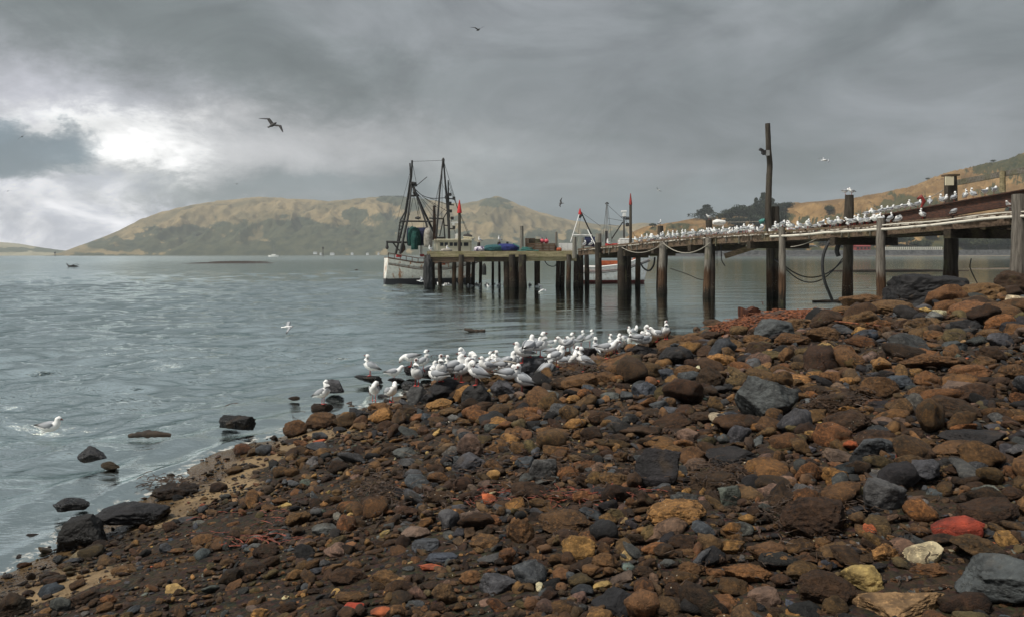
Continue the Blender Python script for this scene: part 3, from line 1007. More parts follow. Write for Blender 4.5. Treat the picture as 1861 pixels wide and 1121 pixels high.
HAND = [
 # big and telling stones first, with labels of their own
 (1398, 733, 114, 84, 'B', 'large pale grey angular boulder alone in the middle of the brown stones'),
 (1200, 858, 94, 88, 'K', 'big blocky jet black boulder behind the flat ochre stone'),
 (1528, 735, 108, 48, 'D', 'dark brown hollowed slab right of the large grey boulder'),
 (1545, 768, 98, 46, 'D', 'dark brown weed-hung rock under the hollowed slab'),
 (1655, 630, 82, 56, 'B', 'grey boulder with a domed top above the middle right stones'),
 (1692, 530, 140, 66, 'K', 'huge dark boulder leaning at the foot of the thick wharf pile'),
 (1232, 938, 110, 64, 'O', 'flat-topped ochre stone in front of the jet black boulder'),
 (1327, 904, 46, 40, 'G', 'pale green three-cornered stone beside the ochre stone'),
 (1617, 908, 72, 78, 'B', 'upright dark slate boulder tapering to the left foot'),
 (1680, 860, 88, 56, 'B', 'sloping grey green boulder behind the upright slate boulder'),
 (1746, 966, 88, 48, 'R', 'bright red brick fragment lying on brown stones'),
 (1681, 1010, 68, 42, 'E', 'cream and yellow broken block below the red brick fragment'),
 (1612, 1006, 52, 40, 'O', 'small ochre block touching the cream broken block'),
 (1574, 1058, 70, 56, 'Y', 'knobbly yellow ochre stone below the small ochre block'),
 (1644, 1106, 170, 60, 'T', 'long smooth tan stone at the bottom edge'),
 (1830, 1060, 150, 110, 'B', 'massive dark grey boulder in the bottom right corner'),
 (1490, 948, 125, 82, 'D', 'dark reddish rock hung with wet weed'),
 (147, 968, 96, 84, 'K', 'big wet black boulder at the water edge, lower left'),
 (246, 938, 128, 62, 'K', 'long flat black boulder joined behind the wet black boulder'),
 (432, 783, 70, 32, 'K', 'black mound standing in shallow water near the sand'),
 (160, 844, 52, 34, 'B', 'dark grey rock out in the ripples on the left'),
 (610, 716, 44, 28, 'B', 'dark grey rock in the water behind the lone left gull'),
 (673, 698, 52, 17, 'K', 'low black islet with one gull standing on it'),
 (805, 716, 84, 50, 'K', 'black domed boulder under the left half of the gull flock'),
 (968, 670, 58, 54, 'B', 'pointed dark grey boulder in the middle of the gull flock'),
 (1640, 832, 19, 26, 'R', 'small red brick chip standing on end between grey rocks'),
 (642, 1109, 36, 24, 'R', 'small square red brick piece at the bottom edge'),
 (690, 1112, 40, 20, 'N', 'orange shard beside the small square red brick'),
 (781, 1033, 48, 17, 'N', 'thin orange shard in front of the blue slate slab'),
 (800, 1015, 62, 24, 'S', 'thin blue slate slab behind the orange shard'),
 (904, 1062, 78, 44, 'B', 'dark slate cobble near the bottom centre'),
 (858, 817, 48, 52, 'P', 'upright grey brown block below the gull flock'),
 (1030, 950, 112, 52, 'W', 'broad flat-topped brown rock over a dark gap'),
 (1055, 1000, 68, 54, 'O', 'ochre loaf-shaped stone tilted to the right'),
 (1097, 1066, 38, 20, 'Y', 'small yellow pitted stone near the bottom centre'),
 (1366, 1047, 98, 46, 'U', 'long russet stone left of the broken block'),
 (1777, 538, 95, 40, 'W', 'broad brown rock right of the huge dark boulder'),
 (1855, 522, 80, 56, 'D', 'brown rock heap at the foot of the pale pile'),
 (1852, 553, 52, 26, 'E', 'pale sandstone block at the right edge'),
 (1790, 572, 34, 14, 'E', None), (1712, 570, 32, 13, 'E', 'small pale flat slab below the huge dark boulder'),
 (993, 856, 52, 50, 'B', 'three-sided dark boulder with a peaked top'),
 (957, 843, 38, 28, 'S', 'blue slate piece left of the peaked boulder'),
 (1251, 793, 48, 36, 'P', None), (1337, 830, 102, 40, 'K', None), (1300, 876, 88, 46, 'D', None),
 (675, 879, 31, 12, 'Y', None), (518, 917, 27, 12, 'Y', None), (701, 973, 20, 18, 'Y', None), (315, 1073, 40, 13, 'Y', 'single yellow pebble alone on the lower left gravel'),
 (579, 803, 27, 9, 'N', None), (580, 813, 42, 12, 'B', None), (1017, 735, 15, 9, 'Y', None), (1041, 727, 28, 17, 'O', None),
 (887, 907, 30, 26, 'N', None), (1077, 936, 48, 27, 'S', None), (1121, 942, 38, 28, 'L', None), (1667, 680, 27, 21, 'O', None), (1857, 727, 34, 26, 'U', None),
 # shore under the walkway and the upper right
 (1583, 549, 104, 32, 'W', None), (1631, 562, 92, 30, 'W', None), (1760, 566, 74, 34, 'U', None), (1567, 588, 72, 40, 'W', None), (1673, 594, 62, 30, 'W', None),
 (1602, 595, 52, 30, 'U', None), (1760, 598, 56, 34, 'K', None), (1822, 624, 46, 36, 'B', None), (1731, 631, 56, 26, 'B', None), (1538, 646, 52, 36, 'U', None), (1486, 641, 72, 30, 'L', None),
 (1583, 653, 36, 27, 'P', None), (1696, 662, 104, 32, 'W', None), (1762, 682, 82, 42, 'U', None), (1806, 646, 54, 35, 'D', None), (1690, 693, 48, 35, 'U', None), (1744, 703, 72, 30, 'P', None),
 (1641, 698, 62, 35, 'S', None), (1600, 708, 78, 52, 'W', None), (1431, 686, 48, 36, 'P', None), (1389, 682, 42, 32, 'L', None), (1486, 684, 37, 22, 'O', None), (1350, 695, 58, 36, 'L', None),
 (1294, 692, 54, 50, 'D', None), (1331, 757, 37, 21, 'S', None), (1744, 746, 114, 52, 'D', None), (1534, 796, 38, 26, 'B', None), (1776, 798, 112, 46, 'K', None), (1376, 636, 52, 30, 'D', None),
 (1315, 656, 64, 27, 'O', None), (1440, 618, 70, 30, 'W', None), (1500, 610, 60, 34, 'W', None), (1530, 575, 60, 34, 'W', None), (1820, 590, 60, 36, 'U', None), (1848, 600, 46, 30, 'K', None),
 (1700, 612, 46, 24, 'U', None), (1790, 660, 44, 28, 'W', None), (1845, 680, 50, 34, 'W', None), (1330, 630, 50, 26, 'W', None), (1290, 640, 46, 24, 'D', None), (1410, 650, 54, 28, 'L', None),
 (1525, 830, 62, 31, 'P', None), (1591, 814, 78, 48, 'B', None), (1534, 900, 62, 22, 'Z', None), (1472, 863, 48, 46, 'U', None), (1517, 868, 48, 42, 'O', None), (1693, 1037, 64, 24, 'U', None),
 (1468, 1043, 78, 46, 'W', None), (1503, 1080, 104, 74, 'D', None), (1787, 1003, 104, 56, 'W', None), (1390, 1089, 62, 46, 'P', None), (1125, 1097, 84, 62, 'K', None), (1223, 1108, 64, 36, 'D', None),
 (1309, 1096, 74, 27, 'U', None), (1750, 822, 98, 26, 'W', None), (1771, 851, 48, 29, 'B', None), (1795, 934, 112, 58, 'D', None), (1194, 1001, 56, 32, 'U', None), (1329, 998, 62, 32, 'O', None),
 (1399, 1006, 78, 46, 'W', None), (1848, 863, 44, 31, 'U', None), (734, 824, 44, 24, 'Z', None), (792, 854, 38, 27, 'D', None), (683, 913, 62, 38, 'D', None), (814, 951, 42, 39, 'B', None),
 (851, 949, 44, 38, 'P', None), (946, 972, 52, 56, 'W', None), (975, 989, 40, 32, 'D', None), (852, 1055, 44, 29, 'U', None), (631, 1052, 72, 42, 'D', None), (635, 1084, 57, 27, 'W', None),
 (756, 971, 58, 36, 'P', None), (591, 964, 52, 29, 'Z', None), (927, 799, 38, 25, 'O', None), (807, 1084, 48, 42, 'W', None), (895, 1018, 52, 22, 'B', None), (1010, 905, 40, 24, 'W', None), (1170, 1040, 44, 30, 'D', None),
 (1260, 1040, 50, 32, 'W', None), (1060, 905, 46, 26, 'U', None), (740, 930, 46, 26, 'D', None), (1120, 800, 50, 26, 'D', None), (1060, 790, 44, 24, 'W', None), (1150, 900, 44, 26, 'D', None),
 (315, 892, 94, 40, 'D', None), (200, 860, 38, 17, 'L', None), (118, 938, 68, 32, 'K', None), (536, 781, 48, 36, 'W', None), (583, 767, 62, 40, 'W', None), (535, 733, 22, 9, 'D', None),
 (94, 1056, 46, 28, 'D', None), (149, 1090, 58, 32, 'D', None), (20, 1102, 66, 50, 'D', None), (721, 701, 38, 12, 'K', None), (744, 685, 24, 19, 'K', None), (748, 703, 42, 22, 'K', None),
 (757, 721, 42, 40, 'B', None), (866, 722, 54, 50, 'K', None), (907, 688, 66, 26, 'W', None), (917, 710, 58, 36, 'B', None), (646, 755, 44, 31, 'K', None), (585, 752, 40, 20, 'D', None), (693, 741, 52, 22, 'W', None),
 (834, 686, 24, 38, 'K', None), (744, 749, 38, 22, 'D', None), (693, 758, 52, 30, 'O', None), (1002, 674, 44, 36, 'B', None), (1064, 647, 48, 32, 'K', None), (1029, 646, 20, 15, 'D', None),
 (1125, 662, 84, 32, 'W', None), (1166, 641, 54, 32, 'K', None), (1227, 624, 74, 24, 'W', None), (1227, 650, 64, 44, 'K', None), (1262, 620, 50, 24, 'W', None), (1056, 694, 74, 36, 'W', None), (994, 722, 48, 26, 'Z', None),
 (1172, 712, 46, 35, 'S', None), (1137, 722, 26, 21, 'B', None), (1109, 720, 36, 15, 'Z', None), (1213, 681, 38, 27, 'S', None), (1250, 677, 52, 30, 'W', None), (1196, 740, 37, 26, 'B', None), (1223, 747, 37, 19, 'B', None),
 (955, 740, 42, 28, 'D', None), (966, 759, 34, 21, 'U', None), (1290, 612, 46, 20, 'D', None), (1100, 690, 50, 26, 'W', None), (880, 740, 40, 22, 'D', None), (820, 750, 46, 24, 'W', None), (780, 690, 30, 18, 'K', None),
 (940, 690, 40, 20, 'W', None), (1188, 622, 42, 20, 'W', None), (1020, 700, 44, 22, 'D', None), (1080, 665, 50, 24, 'W', None),
]
for (px, py, w_, h_, cl, lab) in HAND:
    place_rock(px, py, w_, h_, cl, lab)

# the rest of the stones: sampled over the beach, largest as things, the rest as one mass of stones
r2 = np.random.default_rng(77)
PAL = [('W', .28), ('D', .29), ('U', .11), ('O', .04), ('L', .05), ('B', .09), ('K', .08), ('P', .05), ('Z', .02), ('S', .01)]
pk, pw = [a for a, b in PAL], np.array([b for a, b in PAL])
pw /= pw.sum()


def beach_points(n, lo, hi, seed):
    """random points on the visible side of the beach; nearer ones denser"""
    r_ = np.random.default_rng(seed)
    px = r_.uniform(-500, 2750, n)
    py = r_.uniform(490, 1420, n)
    d = FWD[None] + RIGHT[None] * ((px - 930.5) / F)[:, None] - UP[None] * ((py - HORIZON) / F)[:, None]
    Ys = np.concatenate([np.arange(1.4, 12, .1), np.arange(12, 42, .3)])
    out = []
    alive = np.ones(n, bool)
    gzp = np.full(n, H)
    X = np.zeros(n)
    YY = np.zeros(n)
    Z = np.zeros(n)
    for y in Ys:
        idx = np.nonzero(alive)[0]
        if len(idx) == 0:
            break
        x = d[idx, 0] * y
        z = H + d[idx, 2] * y
        near_ = z < 2.1
        if not near_.any():
            continue
        ii = idx[near_]
        g = ground_z(x[near_], np.full(len(ii), y))
        hit = (z[near_] <= g)
        k = ii[hit]
        X[k], YY[k], Z[k] = d[k, 0] * y, y, g[hit]
        alive[k] = False
    ok = (~alive) & (Z > -.12)
    return px[ok], py[ok], X[ok], YY[ok], Z[ok]


occupied = np.array([(o.location.x, o.location.y, .5 * w_ / F * o.location.y) for o, _, _, w_, _, _, _ in rocks])
# medium stones as things
bx, by, X, Yv, Zv = beach_points(1200, 0, 0, 3)
sdv = shore_dist(X, Yv)
need = 296 - len(rocks)
cand = []
for i in range(len(X)):
    if not (0 <= bx[i] <= 1861 and by[i] < 1120) or sdv[i] < .25:
        continue
    wpx = float(np.clip(r2.lognormal(math.log(46), .28), 34, 84)) * (1.0 if bx[i] > 700 else .72)
    rad = .5 * wpx / F * Yv[i]
    dd = np.hypot(occupied[:, 0] - X[i], (occupied[:, 1] - Yv[i]) * .8)
    if (dd < (occupied[:, 2] + rad) * .8).any():
        continue
    occupied = np.vstack([occupied, [X[i], Yv[i], rad]])
    cand.append((bx[i], by[i], wpx))
    if len(cand) >= need:
        break
for (px, py, wpx) in cand:
    c = r2.choice(pk, p=pw)
    place_rock(px, py - wpx * .12, wpx, wpx * r2.uniform(.45, .68), c)


def stone_mass(name, pts, sub, mat, seed, bury=.14, cull=None):
    r_ = np.random.default_rng(seed)
    protos = []
    for k in range(24):
        V = rock_shape(sub, r_, r_.uniform(.45, 1.0), 1.15)
        V = V / (V.max(0) - V.min(0))
        protos.append(V)
    Fc = ICO[sub][1]
    nv = len(protos[0])
    AV, AF, AC = [], [], []
    c = 0
    for (x, y, z, wd, colr, fl) in pts:
        V = protos[r_.integers(24)]
        hgt = wd * fl * r_.uniform(.6, 1.15)
        A = np.diag([wd, wd * r_.uniform(.42, .95), hgt])
        Mx = rotz(r_.uniform(0, 2 * PI)) @ rand_tilt(r_, .28) @ A @ rotz(r_.uniform(0, 6))
        AV.append(V @ Mx.T + np.array([x, y, z + hgt * (.5 - bury)]))
        AF.append(Fc + c)
        AC.append(np.tile([*colr, 1], (nv, 1)))
        c += nv
    return mesh_np(name, np.vstack(AV), np.vstack(AF), mat, attrs={'Col': ('FLOAT_COLOR', np.vstack(AC))})


def stone_list(n, med, lo, hi, seed, shells=0.0, bright=.035, keep_sand=.5):
    r_ = np.random.default_rng(seed)
    px, py, X, Yv, Zv = beach_points(n, 0, 0, seed)
    sd_ = shore_dist(X, Yv)
    sn = np.clip(1.0 - np.maximum(sd_, 0) / 1.5 + SANDN(X, Yv) * .9, 0, 1)
    occx, occy, occr = [np.array([q[k] for q in occupied]) for k in (0, 1, 2)]
    out = []
    for i in range(len(X)):
        if sn[i] > .5 and r_.random() > keep_sand:
            continue
        if sd_[i] < .05 and r_.random() > .25:
            continue
        wpx = float(np.clip(r_.lognormal(math.log(med), .42), lo, hi))
        # stones are finer on the lower left of the beach
        wpx *= .62 + .38 * min(max((px[i] - 300) / 700, 0), 1)
        if med > 25 and px[i] > 1000:
            wpx *= 1.0 + .3 * min((px[i] - 1000) / 500, 1)
        wd = max(wpx / F * Yv[i], .012)
        q = r_.random()
        if q < shells:
            c, fl = np.array((.68, .62, .50)), .5
            wd *= .4
        elif q < shells + bright:
            c = np.array(CLS[r_.choice(['T', 'Y', 'N', 'O', 'E', 'G', 'T', 'O'])][1])
            fl = r_.uniform(.3, .6)
            wd *= .8
        else:
            k = r_.choice(pk, p=pw)
            c = np.array(CLS[k][1])
            fl = r_.uniform(.3, .7)
        c = c * r_.uniform(.6, 1.3) * np.array([r_.uniform(.9, 1.1), 1, r_.uniform(.88, 1.1)])
        if q >= shells and len(occx):
            j = (np.hypot(occx - X[i], occy + occr * .35 - Yv[i]) < occr * 1.25)
            if j.any():
                wd = min(wd * .6, .022 * Yv[i] * .5)
        out.append((X[i], Yv[i], Zv[i], wd, c, fl))
    return out


big = stone_list(9600, 30, 14, 74, 101)
mid = stone_list(25000, 17, 9, 34, 102, .0, .05)
small = stone_list(48000, 9, 4, 16, 103, .09, .06, .8)
grit = stone_list(60000, 5, 3, 9, 104, .06, .09, .9)
d_ = stone_mass('grit', grit, 1, MAT['pebble'], 4, .1)
tag(d_, 'coarse grit and shell chips strewn between the pebbles', 'grit', kind='stuff')
a_ = stone_mass('stones', big, 3, MAT['pebble_weedy'], 1)
b_ = stone_mass('cobbles', mid, 3, MAT['pebble'], 2)
c_ = stone_mass('pebbles', small, 2, MAT['pebble'], 3, .15)
tag(a_, 'mass of brown weed-covered stones packed between the larger rocks', 'stones', kind='stuff')
tag(b_, 'mass of mixed brown, rust and slate cobbles covering the beach', 'cobbles', kind='stuff')
tag(c_, 'fine gravel, pebbles and shell bits filling gaps on the beach', 'pebbles', kind='stuff')

# labels: hand-written ones first, the others by look and by the labelled stone they lie next to
landm = [r for r in rocks if r[5]]
for r in landm:
    tag(r[0], r[5], r[6], 'stones and boulders on the shore')
SHORT = {}
for r in landm:
    pass
LNAME = [
 ('large pale grey boulder', 1398, 733), ('jet black boulder', 1200, 858), ('hollowed brown slab', 1528, 735), ('domed grey boulder', 1655, 630), ('huge boulder at the pile', 1692, 530),
 ('flat ochre stone', 1232, 938), ('upright slate boulder', 1617, 908), ('red brick fragment', 1746, 966), ('long tan stone', 1644, 1106), ('long flat black boulder', 246, 938),
 ('black mound in shallows', 432, 783), ('gull-topped black dome', 805, 716), ('pointed flock boulder', 968, 670), ('small red brick piece', 642, 1109), ('thin blue slate slab', 800, 1015),
 ('upright grey brown block', 858, 817), ('broad flat-topped brown rock', 1030, 950), ('peaked three-sided boulder', 993, 856), ('long russet stone', 1366, 1047), ('low black islet', 673, 698),
 ('pale block at right edge', 1852, 553), ('corner boulder', 1830, 1060)]


def ordn(n):
    return {1: 'first', 2: 'second', 3: 'third', 4: 'fourth', 5: 'fifth', 6: 'sixth', 7: 'seventh', 8: 'eighth', 9: 'ninth', 10: 'tenth'}.get(
        n, '%d%s' % (n, 'th' if 10 < n % 100 < 14 else {1: 'st', 2: 'nd', 3: 'rd'}.get(n % 10, 'th')))


buckets = {}
for r in rocks:
    if r[5]:
        continue
    o, px, py, w_, cl = r[:5]
    best = min(LNAME, key=lambda q: math.hypot(px - q[1], (py - q[2]) * 1.4))
    dx, dy = px - best[1], (py - best[2]) * 1.4
    side = ('right of' if dx > 0 else 'left of') if abs(dx) > abs(dy) else ('below' if dy > 0 else 'above')
    buckets.setdefault((best[0], side, cl), []).append((math.hypot(dx, dy), r))
for (nm, side, cl), lst in buckets.items():
    lst.sort(key=lambda q: q[0])
    for i, (_, r) in enumerate(lst):
        size = 'big' if r[3] > 70 else ('mid-sized' if r[3] > 40 else 'small')
        if len(lst) == 1:
            lab = '%s %s rock %s the %s' % (size, WORD[cl], side, nm)
        else:
            lab = '%s %s rock %s the %s, %s out from it' % (size, WORD[cl], side, nm, ordn(i + 1))
        tag(r[0], lab, 'rock', 'stones and boulders on the shore')

# ------------------------------------------------------------------ seaweed heap, strands, stump, driftwood


def ribbon_mass(name, spots, mat, label, cat, kind='stuff', loc=None):
    AV, AF, c = [], [], 0
    for (p, L, wd, yaw, lift) in spots:
        n = 6
        a = yaw
        q = np.array(p, float)
        pts = [q.copy()]
        pitch = rng.uniform(-.1, lift)
        for i in range(n):
            a += rng.normal(0, .5)
            pitch -= rng.uniform(0, .45) * lift
            q = q + L / n * np.array([math.cos(a), math.sin(a), math.sin(pitch)])
            pts.append(q.copy())
        pts = np.array(pts)
        side = np.stack([np.full(len(pts), -math.sin(a)), np.full(len(pts), math.cos(a)), rng.uniform(-.6, .6, len(pts))], 1) * wd / 2
        top = np.array([0, 0, wd * .35])
        row = np.stack([pts - side, pts + top, pts + side], 1).reshape(-1, 3)
        i = np.arange(n)[:, None] * 3 + np.arange(2)[None]
        AF.append(np.stack([i, i + 1, i + 4, i + 3], -1).reshape(-1, 4) + c)
        AV.append(row)
        c += len(row)
    o = mesh_np(name, np.vstack(AV) - (np.array(loc) if loc is not None else 0), np.vstack(AF), mat, loc=loc)
    tag(o, label, cat, kind=kind)
    return o


MAT['kelp'] = simple('red_kelp', (.26, .085, .028), (.065, .022, .012), .5, 14.0, .3, lo=.35, hi=.65)
MAT['kelp_red'] = simple('red_weed_strands', (.22, .045, .022), (.09, .028, .018), .5, 14.0, .3)
MAT['weed_dark'] = simple('dark_weed', (.06, .032, .015), (.02, .012, .008), .45, 14.0, .3)
# a mound under the heap
hp = hit_ground(1405, 600)
mound = MB()
rows = []
for i in range(26):
    row = []
    for j in range(40):
        u, v_ = (j / 39 - .5) * 2, (i / 25 - .5) * 2
        x, y = hp.x + .35 + u * 1.75, hp.y + .3 + v_ * 1.05
        g = float(ground_z(x, y)[0])
        hh = max(0, 1 - u * u - v_ * v_)
        nz = float(fbm(np.array([[x * 2, y * 2, 1.0]]), 3, 4)[0])
        row.append((x, y, g - .04 + .34 * hh ** .6 * (1 + nz * .5)))
    rows.append(row)
mound.grid(rows)
kr = empty('seaweed_pile', (hp.x + .3, hp.y + .3, hp.z))
tag(kr, 'heap of red brown kelp washed up beside the wooden stump', 'seaweed pile')
mo = mound.build('weed_base', MAT['weed_dark'], kr, smooth=True)
sp_ = []
for _ in range(2600):
    u, v_ = rng.uniform(-1, 1, 2)
    if u * u + v_ * v_ > 1:
        continue
    x, y = hp.x + .35 + u * 1.8, hp.y + .3 + v_ * 1.1
    hh = max(0, 1 - u * u - v_ * v_)
    z = float(ground_z(x, y)[0]) + .36 * hh ** .6
    sp_.append(((x, y, z - .02), rng.uniform(.12, .38), rng.uniform(.012, .035), rng.uniform(0, 6.28), .5))
ks = ribbon_mass('kelp_strands', sp_, MAT['kelp'], None, None, 'stuff', loc=tuple(kr.location))
ks.parent = kr
ks.location = (0, 0, 0)
# scattered weed on the beach
sp_ = []
for (px, py, sx, sy, n) in ((980, 912, 150, 9, 90), (1120, 905, 60, 10, 30), (430, 985, 90, 14, 36), (440, 940, 60, 14, 14)):
    for _ in range(n):
        h_ = hit_ground(px + rng.normal(0, sx * .6), py + rng.normal(0, sy * .6))
        if h_:
            sp_.append(((h_.x, h_.y, h_.z + rng.uniform(.015, .06)), rng.uniform(.05, .20), rng.uniform(.004, .010), rng.normal(0, .4), .3))
ribbon_mass('red_weed', sp_, MAT['kelp_red'], 'thin strands of bright red weed trailing over the pebbles', 'seaweed')
sp_ = []
for (px, py, sx, sy, n) in ((1470, 935, 70, 26, 500), (690, 905, 30, 18, 260), (1300, 875, 40, 15, 260), (1528, 745, 50, 14, 200), (1060, 690, 40, 10, 120), (310, 893, 40, 8, 120), (960, 880, 300, 100, 500), (1500, 1000, 250, 80, 300), (1600, 640, 180, 60, 260)):
    for _ in range(n):
        h_ = hit_ground(px + rng.normal(0, sx * .6), py + rng.normal(0, sy * .6))
        if h_:
            s_ = h_.y / 5
            sp_.append(((h_.x, h_.y, h_.z + rng.uniform(.02, .10) * s_), rng.uniform(.05, .16) * s_, rng.uniform(.004, .010) * s_, rng.uniform(0, 6.3), .6))
sp_ = [(p, L * .75, w_, y_, .3) for p, L, w_, y_, l_ in sp_]
ribbon_mass('dark_weed', sp_, MAT['weed_dark'], 'dark brown weed tufts clinging between the shore stones', 'seaweed')

stp = hit_ground(1363, 596)
sb = MB()
sy_ = stp.y
wd = 32 / F * sy_
ht = 34 / F * sy_
rows = []
for k in range(9):
    zz = -.1 + (ht + .12) * k / 8
    row = []
    for j in range(25):
        a = 2 * PI * j / 24
        rad = (abs(math.cos(a)) ** 8 + abs(math.sin(a)) ** 8) ** (-1 / 8) * wd * .5 * (1 - .06 * k / 8) * (1 + .10 * math.sin(5 * a + k * .3) * .6 + random.uniform(-.03, .03))
        row.append((stp.x + rad * math.cos(a + .4), sy_ + rad * math.sin(a + .4), stp.z + zz + (.04 * math.sin(a * 3) if k == 8 else 0)))
    rows.append(row)
sb.grid(rows)
nb = len(sb.v)
sb.add([(stp.x, sy_, stp.z + ht - .03)] + rows[-1], [(0, j, j + 1) for j in range(1, 25)])
so = sb.build('tree_stump', MAT['stump'], loc=stp, smooth=True)
tag(so, 'dark red rotten timber stump at the left end of the kelp heap', 'stump')
# thin stalks trailing right of the kelp heap
for i, (a, b, c) in enumerate((((1470, 572), (1520, 588), (1600, 612)), ((1440, 578), (1500, 596), (1560, 606)))):
    q = [hit_ground(*p) for p in (a, b, c)]
    q = [Vector((v.x, v.y, v.z + .16)) for v in q if v]
    if len(q) == 3:
        o = MB().tube(curve_pts(q, 6), .018, 6).build('kelp_stalk', MAT['kelp'], smooth=True, loc=q[0])
        tag(o, ['long thin kelp stalk trailing right from the heap, upper one', 'shorter thin kelp stalk trailing right from the heap, lower one'][i], 'kelp stalk', 'kelp stalks')


def driftlog(px, py, wpx, hpx, label, seed, name='driftwood'):
    r_ = random.Random(seed)
    p = P(px, py, 1)
    d = ray(px, py + hpx * .4)
    Y = H / -d[2]
    cx = d[0] * Y
    L = wpx / F * Y
    th = hpx / F * Y * .9
    pts, rad = [], []
    for k in range(13):
        t = k / 12
        pts.append((cx + (t - .5) * L, Y + math.sin(t * 5 + seed) * L * .06, .02 + th * .28 * math.sin(t * 4 + seed * .7) + th * .1))
        rad.append(th * .5 * (.25 + .75 * math.sin(PI * min(max(t, .06), .94)) ** .5) * (.8 + .4 * r_.random()))
    o = MB().tube(pts, rad, 12, .12).build(name, MAT['driftwood'], smooth=True, loc=(cx, Y, 0))
    return tag(o, label, 'driftwood')


driftlog(863, 598, 38, 9, 'short dark log floating on the calm water beyond the flock', 3)
driftlog(271, 789, 78, 14, 'long dark branch half sunk in the ripples on the left', 8)
driftlog(1515, 545, 80, 7, 'mat of brown weed and sticks floating at the foot of the black hose', 5)
driftlog(1640, 491, 260, 5, 'thin dark weed line floating between the far wharf piles', 9)
# a pale stick among the flock
q = [hit_ground(*p) for p in ((892, 698), (915, 694), (938, 700))]
o = MB().tube(curve_pts([v + Vector((0, 0, .32)) for v in q], 6), .012, 6).build('stick', MAT['rope'], smooth=True, loc=q[0])
tag(o, 'bent pale stick lying on a dark rock beside the gulls', 'stick')


# ------------------------------------------------------------------ wharf and walkway
def Np(s, w_=0.0):
    """plan point on the walkway: s along the near edge, w_ metres across towards the far edge"""
    return Vector((7.5 + 9.6 * s + .917 * w_, 48 - 22 * s + .400 * w_, 0))


DZS = [(-.3, 2.56), (-.04, 2.84), (.143, 3.05), (.316, 3.19), (.544, 3.28), (.772, 3.40), (1.0, 3.65), (1.3, 3.95)]


def dz(s):
    return float(np.interp(s, [a for a, b in DZS], [b for a, b in DZS]))


def Wp(s, w_, z=0.0):
    p = Np(s, w_)
    return Vector((p.x, p.y, dz(s) + z))


WWID = 3.4
walk = empty('walkway', Np(.5, WWID / 2))
tag(walk, 'long timber walkway on piles climbing from the wharf to the shore', 'walkway')
# deck planks, each a little uneven, in one mesh
mb = MB()
s = -.30
while s < 1.30:
    L = .0088 * random.uniform(.9, 1.1)
    ov = random.uniform(-.10, .05)
    zj = random.uniform(-.012, .012)
    a, b = Wp(s, ov, zj), Wp(s, WWID + .1, zj)
    a2, b2 = Wp(s + L * .93, ov, zj), Wp(s + L * .93, WWID + .1, zj)
    dn = Vector((0, 0, -.055))
    if random.random() > .03:
        mb.hexa([a + dn, a2 + dn, b2 + dn, b + dn, a, a2, b2, b])
    s += L
mb.build('deck', MAT['droppings'], walk)
for wv, nm in ((.18, 'stringer'), (1.7, 'stringer'), (3.2, 'stringer')):
    mb = MB()
    ss_ = [-.3 + .0533 * k for k in range(31)]
    for k in range(30):
        mb.beam(Wp(ss_[k], wv, -.055 - .16), Wp(ss_[k + 1] + .001, wv, -.055 - .16), .22, .32)
    mb.build(nm, MAT['wood_dark'] if wv > 1 else MAT['wood_brown'], walk)
# side rail timbers lying along the edges
mb = MB()
for k in range(16):
    s0 = -.3 + .1 * k
    mb.beam(Wp(s0 + .002, .06, .055 + random.uniform(-.01, .01)), Wp(s0 + .098, .06, .055), .12, .10)
mb.build('edge_kerb', MAT['wood_brown'], walk)
mb = MB()
for k in range(16):
    s0 = -.3 + .1 * k
    mb.beam(Wp(s0 + .002, WWID, .055), Wp(s0 + .098, WWID, .055), .12, .10)
mb.build('edge_kerb', MAT['wood_grey'], walk)
# ragged hanging plank ends on the near side
mb = MB()
for _ in range(46):
    s0 = random.uniform(-.2, .75)
    h_ = random.choice([.12, .18, .3, .42]) * random.uniform(.6, 1.2)
    p = Wp(s0, -.0, -.06)
    mb.box(p + Vector((0, 0, -h_ / 2)), (.05, .04, h_))
mb.build('plank_ends', MAT['wood_grey'], walk)


def pile(parent, p_low, p_top, r0, r1, mat, name='pile', lean=(0, 0), seg=14, cut=0.0):
    p_low, p_top = Vector(p_low), Vector(p_top)
    n = 14
    pts, rad = [], []
    for k in range(n + 1):
        t = k / n
        q = p_low.lerp(p_top, t)
        q += Vector((math.sin(t * 4 + p_low.x) * .03, math.cos(t * 3 + p_low.y) * .02, 0))
        pts.append(q)
        rad.append((r0 + (r1 - r0) * t) * random.uniform(.95, 1.05))
    return MB().tube(pts, rad, seg, .035).build(name, mat, parent, smooth=True)


NB = [-.17, -.044, .143, .316, .544, .772, 1.0, 1.235]
near_top = {-.17: 0.35, -.044: .0, .143: .0, .316: .0, .544: .25, .772: .30, 1.0: .62, 1.235: .5}
near_px = {.143: (7.2, 'pile_pale'), .316: (7.0, 'pile_pale'), .544: (6.4, 'pile_pale'), .772: (8.2, 'pile_pale'), 1.0: (12, 'pile_pale')}
for s in NB:
    wpx, mk = near_px.get(s, (6.5, 'pile_wet'))
    b = Np(s, -.12)
    r_ = wpx / F * b.y
    top = dz(s) + near_top[s] - (.06 if near_top[s] == 0 else 0)
    lean = {.316: .16, .544: .10, .143: .14, 1.0: .03}.get(s, .0)
    gz_ = float(ground_z(b.x, b.y)[0])
    pile(walk, (b.x - lean, b.y - .15, gz_ - .5), (b.x + .02, b.y - .02, top), r_ * 1.08, r_ * .88, MAT[mk])
